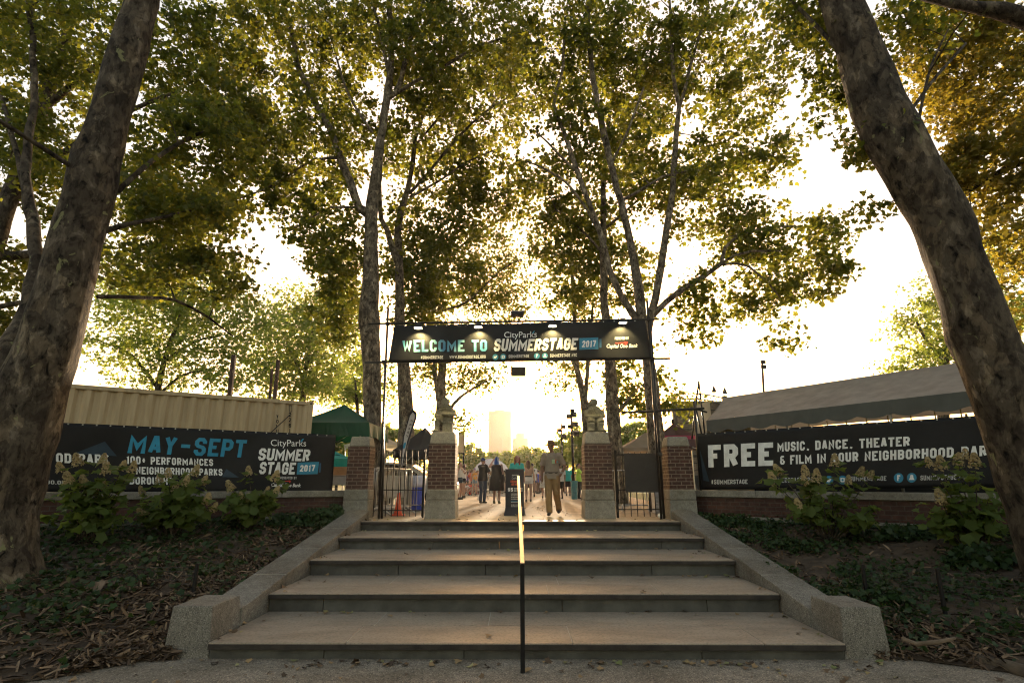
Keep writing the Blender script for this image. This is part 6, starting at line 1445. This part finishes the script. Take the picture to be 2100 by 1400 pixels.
tree('pale hazy tree beyond the green canopy', 40,
     [[(620, 960, 14), (622, 800, 11), (630, 740, 9), (640, 690, 7), (650, 620, 5)], [(624, 780, 7), (600, 730, 5), (580, 680, 4)], [(632, 740, 6), (670, 700, 4), (700, 680, 3)]],
     [(610, 720, 75, 100, 40, 4, 62), (680, 720, 65, 110, 40, 4, 62), (720, 800, 45, 60, 38, 3, 16), (640, 800, 70, 40, 40, 3, 16), (560, 770, 60, 70, 40, 3, 24), (610, 640, 60, 60, 40, 3, 22), (690, 620, 50, 60, 40, 3, 16), (530, 700, 40, 60, 40, 3, 12)],
     leafm='leafB', barkm='bark_pale', lsize=.34, per=40, crad=1.15, tmpl=LEAF3)
tree('small yellow-green tree between the green canopy and the pale trunk', 24,
     [[(736, 960, 10), (735, 880, 8), (732, 820, 6), (728, 780, 4)]], [(728, 800, 30, 45, 24, 1.2, 20), (800, 790, 22, 60, 26, 1.2, 12), (740, 740, 22, 30, 24, 1, 6)],
     leafm='leafB', barkm='bark_dark', lsize=.2, per=40, crad=.5, tmpl=LEAF3, name='young_tree', group='trees beyond the gate')
# right side, beyond the marquee
tree('sunlit yellow-green tree rising behind the marquee roof at the right', 30,
     [[(1935, 960, 24), (1935, 800, 20), (1940, 720, 15), (1955, 640, 10), (1970, 570, 6)], [(1938, 740, 8), (1900, 700, 6), (1880, 660, 4)]],
     [(1920, 670, 62, 70, 30, 3, 34), (1985, 640, 70, 90, 30, 3, 34), (1900, 740, 55, 30, 30, 2.6, 14), (1845, 755, 30, 12, 30, 1.5, 3), (2050, 560, 70, 90, 30, 3, 26), (2080, 680, 50, 70, 30, 3, 14), (1900, 610, 30, 30, 30, 2, 5)],
     leafm='leafB', barkm='bark_dark', lsize=.28, per=40, crad=.9, tmpl=LEAF3)
# rounded trees far across the lawn
far = [(905, 955, 26, 30, 70, 'low bushy tree far across the lawn beside the left pier'), (966, 935, 34, 36, 84, 'rounded tree far across the lawn left of the slab tower'), (1010, 948, 26, 22, 92, 'dark low tree far across the lawn under the slab tower'),
       (1045, 945, 28, 22, 105, 'pale low tree far across the lawn behind the reddish-haired woman'), (1085, 936, 34, 26, 96, 'domed tree far across the lawn left of the man in the hat'), (1122, 948, 28, 26, 84, 'bright low tree far across the lawn behind the man in the hat'),
       (1158, 925, 30, 46, 74, 'tall yellow-green tree far across the lawn behind the thin mast'), (1192, 910, 30, 55, 66, 'tall green tree far across the lawn behind the right pier'), (1240, 930, 36, 46, 66, 'round green tree behind the straight plane trunk'),
       (1310, 900, 40, 42, 60, 'green tree above the beige canopy'), (1395, 905, 34, 26, 62, 'olive tree beside the stage wall'), (860, 915, 40, 40, 60, 'green tree behind the black canopy'), (790, 900, 40, 40, 55, 'green tree behind the cream canopy'), (690, 900, 40, 50, 58, 'hazy green tree behind the small teal canopy')]
for px, py, rx, ry, Yf, lab in far:
    tree(lab, Yf, [[(px, 992, 6), (px, 970, 5), (px + 1, py, 4), (px + 2, py - ry * .5, 2)]], [(px, py, rx * .9, ry * .85, Yf, szm(rx, P(px, py, Yf)) * .8, 42), (px - rx * .3, py + ry * .5, rx * .7, ry * .35, Yf, 2, 12)],
         leafm='leafB', barkm='bark_dark', lsize=.5, per=44, crad=szm(rx, P(px, py, Yf)) * .3, tmpl=LEAF1, name='park_tree', group='trees beyond the gate', nside=6, twig_r=.03)
# far-off wood closing the horizon
rs = np.random.RandomState(9); n = 26000
xs = rs.uniform(-320, 320, n); ys = 170 + rs.uniform(0, 60, n) + np.abs(xs) * .1; top = 8 + 3.5 * np.sin(xs * .07) + 2.5 * np.sin(xs * .19 + 1)
zs = PLZ + rs.uniform(0, 1, n) ** .7 * top
v, c = leaf_arrays(np.stack([xs, ys, zs], 1), rs.uniform(.9, 1.9, n), rs.normal(size=(n, 3)) + np.array([0, -.5, .6]), rs, LEAF1)
tag(np_mesh('tree_band', v, c, MT['leafB']), 'distant band of trees along the far edge of the park', 'trees', kind='stuff')

# unseen trees behind the viewpoint, added to shade everything that faces them
rs = np.random.RandomState(19); n = 3200
xs = rs.uniform(-34, 34, n); ys = -11 - rs.uniform(0, 9, n) - np.abs(xs) * .1; top = 13 + 2.5 * np.sin(xs * .4) + 1.5 * np.sin(xs * 1.1 + 1)
zs = .3 + rs.uniform(0, 1, n) ** .8 * top
v, c = leaf_arrays(np.stack([xs, ys, zs], 1), rs.uniform(.5, 1.0, n), rs.normal(size=(n, 3)) + np.array([0, .5, .6]), rs, LEAF1)
tag(np_mesh('tree_band', v, c, MT['leafA']), 'unseen band of trees behind the viewpoint, added for shade', 'trees', kind='stuff')
# ------------------------------------------------------------------ shrubs, ground cover, mulch, litter
def bed_at(bed, x, y, _c={}):
    k = id(bed)
    if k not in _c: _c[k] = np.array([tuple(bedpt(bed, i / 150, j / 90)) for i in range(151) for j in range(91)])
    g_ = _c[k]; return float(g_[((g_[:, :2] - np.array([x, y])) ** 2).sum(1).argmin(), 2])
MT['leafH'] = leafmat('hydrangea_leaf', (.06, .095, .02), (.10, .14, .03), (.22, .30, .04), (.38, .42, .06), .45)
MT['leafI'] = leafmat('ivy_leaf', (.014, .032, .010), (.035, .066, .018), (.03, .06, .012), (.09, .13, .03), .25, .4)
MT['petal'] = leafmat('hydrangea_petal', (.40, .31, .14), (.58, .46, .25), (.4, .31, .14), (.55, .43, .22), .3, .7)
def panicle():
    rs = np.random.RandomState(3); n = 210; f = rs.uniform(0, 1, n) ** .8; a = rs.uniform(0, 6.283, n); L = .2
    r = (.062 * (1 - f) ** .6 + .012) * rs.uniform(.75, 1.1, n)
    pos = np.stack([r * np.cos(a), r * np.sin(a), f * L], 1); nrm = np.stack([np.cos(a), np.sin(a), .5 + f], 1) + rs.normal(size=(n, 3)) * .3
    return leaf_arrays(pos, rs.uniform(.02, .036, n), nrm, rs, LEAF1 * np.array([1.5, 1]))
PV, PC = panicle(); PME = None
def shrub(label, px, Y, w, h, flowers, seed):
    global PME
    x = P(px, 1000, Y).x; bed = bedL if x < 0 else bedR; zb = bed_at(bed, x, Y); t = thing('hydrangea_shrub', label, 'shrub', (x, Y, zb), 'flowering shrubs in front of the banners')
    rg = random.Random(seed); rs = np.random.RandomState(seed); sb = MB(); pos, siz, nrm = [], [], []
    fl = [P(a, b_, Y + rg.uniform(-.45, .1)) for a, b_ in flowers]; tips = list(fl)
    for _ in range(17):
        a = rg.uniform(0, 6.283); q = math.sqrt(rg.random()); tips.append(Vector((x + w * q * math.cos(a), Y + w * .62 * q * math.sin(a) - .1, zb + h * (.4 + .52 * rg.random() * (1 - .3 * q * q)))))
    for i, p in enumerate(tips):
        b0 = Vector((x + rg.uniform(-.12, .12), Y + rg.uniform(-.1, .1), zb - .05)); mid = b0.lerp(p, .5) + Vector((0, 0, .08))
        pts = [b0.lerp(mid, f / 3) for f in range(3)] + [mid.lerp(p, f / 3) for f in range(4)]; sb.tube(pts, [.011, .01, .009, .008, .007, .006, .005], 5)
        n = rg.randint(11, 17); f = rs.uniform(.45, .97, n); pp = np.array([tuple(pts[min(6, int(q * 6.9))]) for q in f]) + rs.normal(size=(n, 3)) * np.array([.085, .085, .05])
        if i < len(fl): pp[:, 2] = np.minimum(pp[:, 2], p.z - .02)
        pos.append(pp); siz.append(rs.uniform(.1, .21, n)); nrm.append(rs.normal(size=(n, 3)) * .45 + np.array([0, -.25, 1]) + (pp - np.array([x, Y, zb + h * .5])) * .8)
    sb.build('stems', MT['bark_dark'], t, uv=False)
    v, c = leaf_arrays(np.vstack(pos), np.concatenate(siz), np.vstack(nrm), rs, LEAF5); np_mesh('foliage', v, c, MT['leafH'], t)
    for p in fl:
        if PME is None: o = np_mesh('flower_head', PV, PC, MT['petal'], None); PME = o.data; o.parent = t
        else: o = bpy.data.objects.new('flower_head', PME); C.objects.link(o); o.parent = t
        d = (p - Vector((x, Y + .1, zb + h * .15))).normalized() + Vector((rg.uniform(-.3, .3), rg.uniform(-.3, .1), .55)); s_ = rg.uniform(.8, 1.2)
        o.location = p - Vector((x, Y, zb)) - d.normalized() * .07; o.rotation_euler = d.to_track_quat('Z', 'Y').to_euler(); o.scale = (s_, s_, s_)
shrub('flowering shrub nearest the huge left trunk, covering the words OD PARK', 195, 9.25, .66, .86, [(123, 960), (160, 948), (212, 943), (252, 955), (218, 965), (172, 991), (207, 996), (250, 988), (272, 960), (140, 985)], 1)
shrub('flowering shrub covering the word BOROUGHS, the middle one on the left', 370, 10.0, .62, .8, [(290, 1005), (327, 985), (345, 972), (382, 986), (400, 968), (418, 986), (326, 1031), (294, 1055), (425, 1025), (440, 1040), (360, 1000)], 2)
shrub('flowering shrub under the SUMMER STAGE lettering nearest the left steps', 525, 10.9, .5, .76, [(473, 1000), (510, 968), (495, 1017), (511, 1023), (548, 1007), (567, 1006), (565, 978)], 3)
shrub('flowering shrub in front of the middle of the FREE banner', 1690, 9.85, .72, .88, [(1597, 965), (1585, 985), (1652, 970), (1650, 985), (1675, 980), (1712, 948), (1765, 970), (1785, 975), (1662, 1013), (1638, 1037), (1740, 985)], 4)
shrub('flowering shrub close to the huge right trunk', 1965, 8.55, .58, .88, [(1905, 948), (1930, 955), (1965, 945), (1978, 934), (1930, 1022), (1945, 1042), (2000, 950)], 5)

def scatter(bed, n, dens, size, rs, tmpl, lift, tilt):
    pos, siz, nrm = [], [], []
    while len(pos) < n:
        a, t_ = rs.uniform(0, .8), rs.uniform(.0, .995); p = bedpt(bed, a, t_)
        if rs.uniform() > dens(p, a, t_): continue
        pos.append((p.x, p.y, p.z + lift * rs.uniform(.05, 1) ** 1.5)); siz.append(rs.uniform(*size)); nrm.append(rs.normal(size=3) * tilt + np.array([0, -.1, 1]))
    return leaf_arrays(np.array(pos), np.array(siz), np.array(nrm), rs, tmpl)
nz_ = lambda p, s_, o: noise.noise(Vector((p.x * s_, p.y * s_, o)))
rs = np.random.RandomState(21)
def dL(p, a, t_):
    d = .05 + .8 * max(0, nz_(p, .9, 4)) + (.75 if t_ > .8 else 0) + (.8 if p.x < -4.6 else 0) * (1 - t_ * .5)
    if t_ < .16 and p.x > -5.4: d *= .25
    return min(1, d) * (1 if p.y < 13 else 0)
def dR(p, a, t_): return min(1, .4 + 1.3 * nz_(p, 1.3, 9) + (.3 if t_ > .85 else 0)) * (.3 if t_ < .12 else 1)
v, c = scatter(bedL, 8000, dL, (.05, .10), rs, LEAF5, .13, .5); tag(np_mesh('ivy_ground_cover', v, c, MT['leafI']), 'dark ivy creeping over the left bed', 'ground cover', kind='stuff')
v, c = scatter(bedR, 11000, dR, (.045, .085), rs, LEAF5, .13, .5); tag(np_mesh('ivy_ground_cover', v, c, MT['leafI']), 'dark ivy creeping over the right bed', 'ground cover', kind='stuff')
# taller ivy mounds along the foot of the walls next to the steps
def mound(label, pxs, seed):
    rs = np.random.RandomState(seed); pos = []; t = None
    for px, Y, w, h, n in pxs:
        x = P(px, 1060, Y).x; bed = bedL if x < 0 else bedR; z = bed_at(bed, x, Y)
        q = rs.normal(size=(n, 3)); q /= np.linalg.norm(q, axis=1, keepdims=True); q *= rs.uniform(.3, 1, (n, 1)); q[:, 2] = np.abs(q[:, 2])
        pos.append(np.array([x, Y, z]) + q * np.array([w, w * .5, h]))
    pos = np.vstack(pos); n = len(pos); v, c = leaf_arrays(pos, rs.uniform(.05, .11, n), rs.normal(size=(n, 3)) * .6 + np.array([0, -.6, .7]), rs, LEAF5)
    tag(np_mesh('ivy_mound', v, c, MT['leafI']), label, 'ivy', kind='stuff')
mound('dense ivy mound against the left wall beside the pier', [(650, 11.75, .45, .34, 420), (590, 11.5, .4, .26, 300), (685, 11.9, .3, .4, 260), (480, 11.0, .5, .2, 260)], 5)
mound('ivy tufts against the foot of the right wall', [(1560, 11.1, .4, .16, 200), (1500, 11.5, .3, .16, 160), (1850, 9.4, .5, .22, 260), (2000, 8.1, .6, .3, 400)], 6)
# mulch strips
def chipmat():
    m, nt, b = nodes('bark_chips'); g_ = N(nt, 'NewGeometry')
    nt.links.new(ramp(nt, g_.outputs['Random Per Island'], [(0, (.035, .022, .013)), (.5, (.10, .06, .034)), (.85, (.19, .122, .072)), (1, (.30, .21, .13))]), b.inputs['Base Color']); b.inputs['Roughness'].default_value = .9; return m
MT['chips'] = chipmat()
CH = np.array([(-.06, -.5), (-.085, .0), (-.03, .5), (.05, .44), (.075, .05), (.05, -.46)], float) + np.array([0, .4])
def dc(p, a, t_): return min(1, max(.04, (1.35 - t_ * 1.1) * (.55 + 1.1 * nz_(p, 1.2, 15)))) * (1 if t_ < .14 or p.x > -6 else .5)
def dcr(p, a, t_): return max(.05, (.75 if t_ < .14 else .16) + .5 * nz_(p, 1.2, 18))
v, c = scatter(bedL, 14000, dc, (.04, .22), rs, CH, .06, .4); tag(np_mesh('bark_mulch', v, c, MT['chips']), 'fallen bark strips and mulch over the left bed', 'mulch', kind='stuff')
v, c = scatter(bedR, 5200, dcr, (.04, .2), rs, CH, .06, .4); tag(np_mesh('bark_mulch', v, c, MT['chips']), 'fallen bark strips and mulch over the right bed', 'mulch', kind='stuff')
# big curled bark slab and sticks
b = MB(); p = PZ(150, 1250, .24); n = 7
for j in range(9):
    for i in range(n):
        f = i / (n - 1) - .5; h = j / 8; w = .24 * (1 - .25 * h)
        b.v.append(Vector((p.x + .12 * h + w * f, p.y + .22 * h + .05 * (1 - 4 * f * f) + .012 * noise.noise(Vector((i, j, 3))), p.z - .03 + .34 * h * (1 - .16 * (i % 2) * (j == 8)) - (.1 * abs(f) if j == 8 else 0))))
k = len(b.v); b.v += [q + Vector((0, .018, .004)) for q in b.v[:k]]
fs = [(j * n + i, j * n + i + 1, (j + 1) * n + i + 1, (j + 1) * n + i) for j in range(8) for i in range(n - 1)]
b.f = fs + [tuple(reversed([q + k for q in f])) for f in fs] + [(i + 1, i, i + k, i + 1 + k) for i in range(n - 1)] + [(8 * n + i, 8 * n + i + 1, 8 * n + i + 1 + k, 8 * n + i + k) for i in range(n - 1)] + [(j * n, (j + 1) * n, (j + 1) * n + k, j * n + k) for j in range(8)] + [((j + 1) * n + n - 1, j * n + n - 1, j * n + n - 1 + k, (j + 1) * n + n - 1 + k) for j in range(8)]
b.m = [0] * len(b.f)
tag(b.build('bark_slab', M('fallen_bark', (.23, .165, .115), (.12, .08, .055), .9, 9, .8, 40), None, smooth=False), 'large curled slab of fallen bark propped in the ivy left of the steps', 'bark')
MT['stick'] = M('dead_wood', (.2, .145, .10), (.1, .07, .045), .9, 8, .6, 40)
for lab, pts, r in (('thin fallen branch lying across the ivy right of the steps', [(1690, 1152), (1740, 1145), (1800, 1148), (1860, 1160), (1905, 1168)], .016), ('pale stick leaning beside a wire fence post on the right', [(1908, 1165), (1925, 1195), (1940, 1215), (1948, 1240)], .016),
                    ('short pale stick in the mulch beside the left end block', [(415, 1210), (430, 1198), (450, 1186)], .018), ('fallen twig on the mulch below the left shrubs', [(485, 1118), (520, 1119), (560, 1121)], .014), ('root-like branch at the path edge beside the right end block', [(1850, 1310), (1880, 1322), (1925, 1318), (1960, 1310)], .022)):
    b = MB(); q = []
    for x_, y_ in pts:
        z = .2
        for _ in range(4): w = PZ(x_, y_, z + .04); z = bed_at(bedL if w.x < 0 else bedR, w.x, w.y)
        q.append(PZ(x_, y_, z + .04) + Vector((0, 0, .01)))
    b.tube(q, [r] * (len(q) - 1) + [r * .5], 6); tag(b.build('fallen_branch', MT['stick'], None, smooth=True, wob=.006, wobs=20), lab, 'branch', 'fallen branches in the beds')
# leaf litter on steps, path and plaza
rs = np.random.RandomState(77); pos = []
for i in range(5):
    y1 = (NY[i + 1] if i < 4 else 11.9); 
    for _ in range(20): pos.append((SX + rs.uniform(-SW, SW) * .97, y1 + .03 - abs(rs.normal()) * .12, NZ[i]))
    for _ in range(13): s_ = rs.choice([-1, 1]); pos.append((SX + s_ * (SW - abs(rs.normal()) * .16), rs.uniform(NY[i] + .05, y1), NZ[i]))
    for _ in range(5): pos.append((SX + rs.uniform(-SW, SW) * .95, rs.uniform(NY[i] + .05, y1), NZ[i]))
for _ in range(70): pos.append((rs.uniform(-3.2, 3.6), 6.02 - abs(rs.normal()) * .1, 0))
for _ in range(90): pos.append((rs.uniform(-4.5, 4.8), rs.uniform(4.9, 6.0), 0))
for _ in range(60): pos.append((rs.uniform(-1.2, 1.4), rs.uniform(12.5, 20), PLZ))
pos = [p for p in pos if p[1] < 13 or True]; pos = np.array(pos) + np.array([0, 0, .012]); n = len(pos)
def litmat():
    m, nt, b = nodes('dry_leaves'); g_ = N(nt, 'NewGeometry')
    nt.links.new(ramp(nt, g_.outputs['Random Per Island'], [(0, (.05, .03, .018)), (.4, (.15, .09, .045)), (.75, (.34, .22, .10)), (.9, (.14, .16, .05)), (1, (.4, .34, .16))]), b.inputs['Base Color']); b.inputs['Roughness'].default_value = .8; return m
v, c = leaf_arrays(pos, rs.uniform(.03, .085, n), rs.normal(size=(n, 3)) * .22 + np.array([0, 0, 1]), rs, LEAF5)
v[:, 2] = np.maximum(v[:, 2], np.repeat(pos[:, 2], 10) - .010)
tag(np_mesh('fallen_leaves', v, c, litmat()), 'scattered dry fallen leaves on the steps and path', 'leaf litter', kind='stuff')

# ------------------------------------------------------------------ evening haze
b = MB(); b.box(-960, 960, -70, 1060, -1.2, 88)
m = bpy.data.materials.new('evening_haze'); m.use_nodes = True; nt = m.node_tree; nt.nodes.remove(nt.nodes['Principled BSDF'])
pv = N(nt, 'VolumePrincipled'); pv.inputs['Color'].default_value = (1, .95, .88, 1); pv.inputs['Density'].default_value = .00017; pv.inputs['Anisotropy'].default_value = .66
nt.links.new(pv.outputs[0], nt.nodes['Material Output'].inputs['Volume'])
hz = b.build('haze', m, None, uv=False); tag(hz, 'thin warm evening haze hanging over the park', 'haze', kind='stuff')
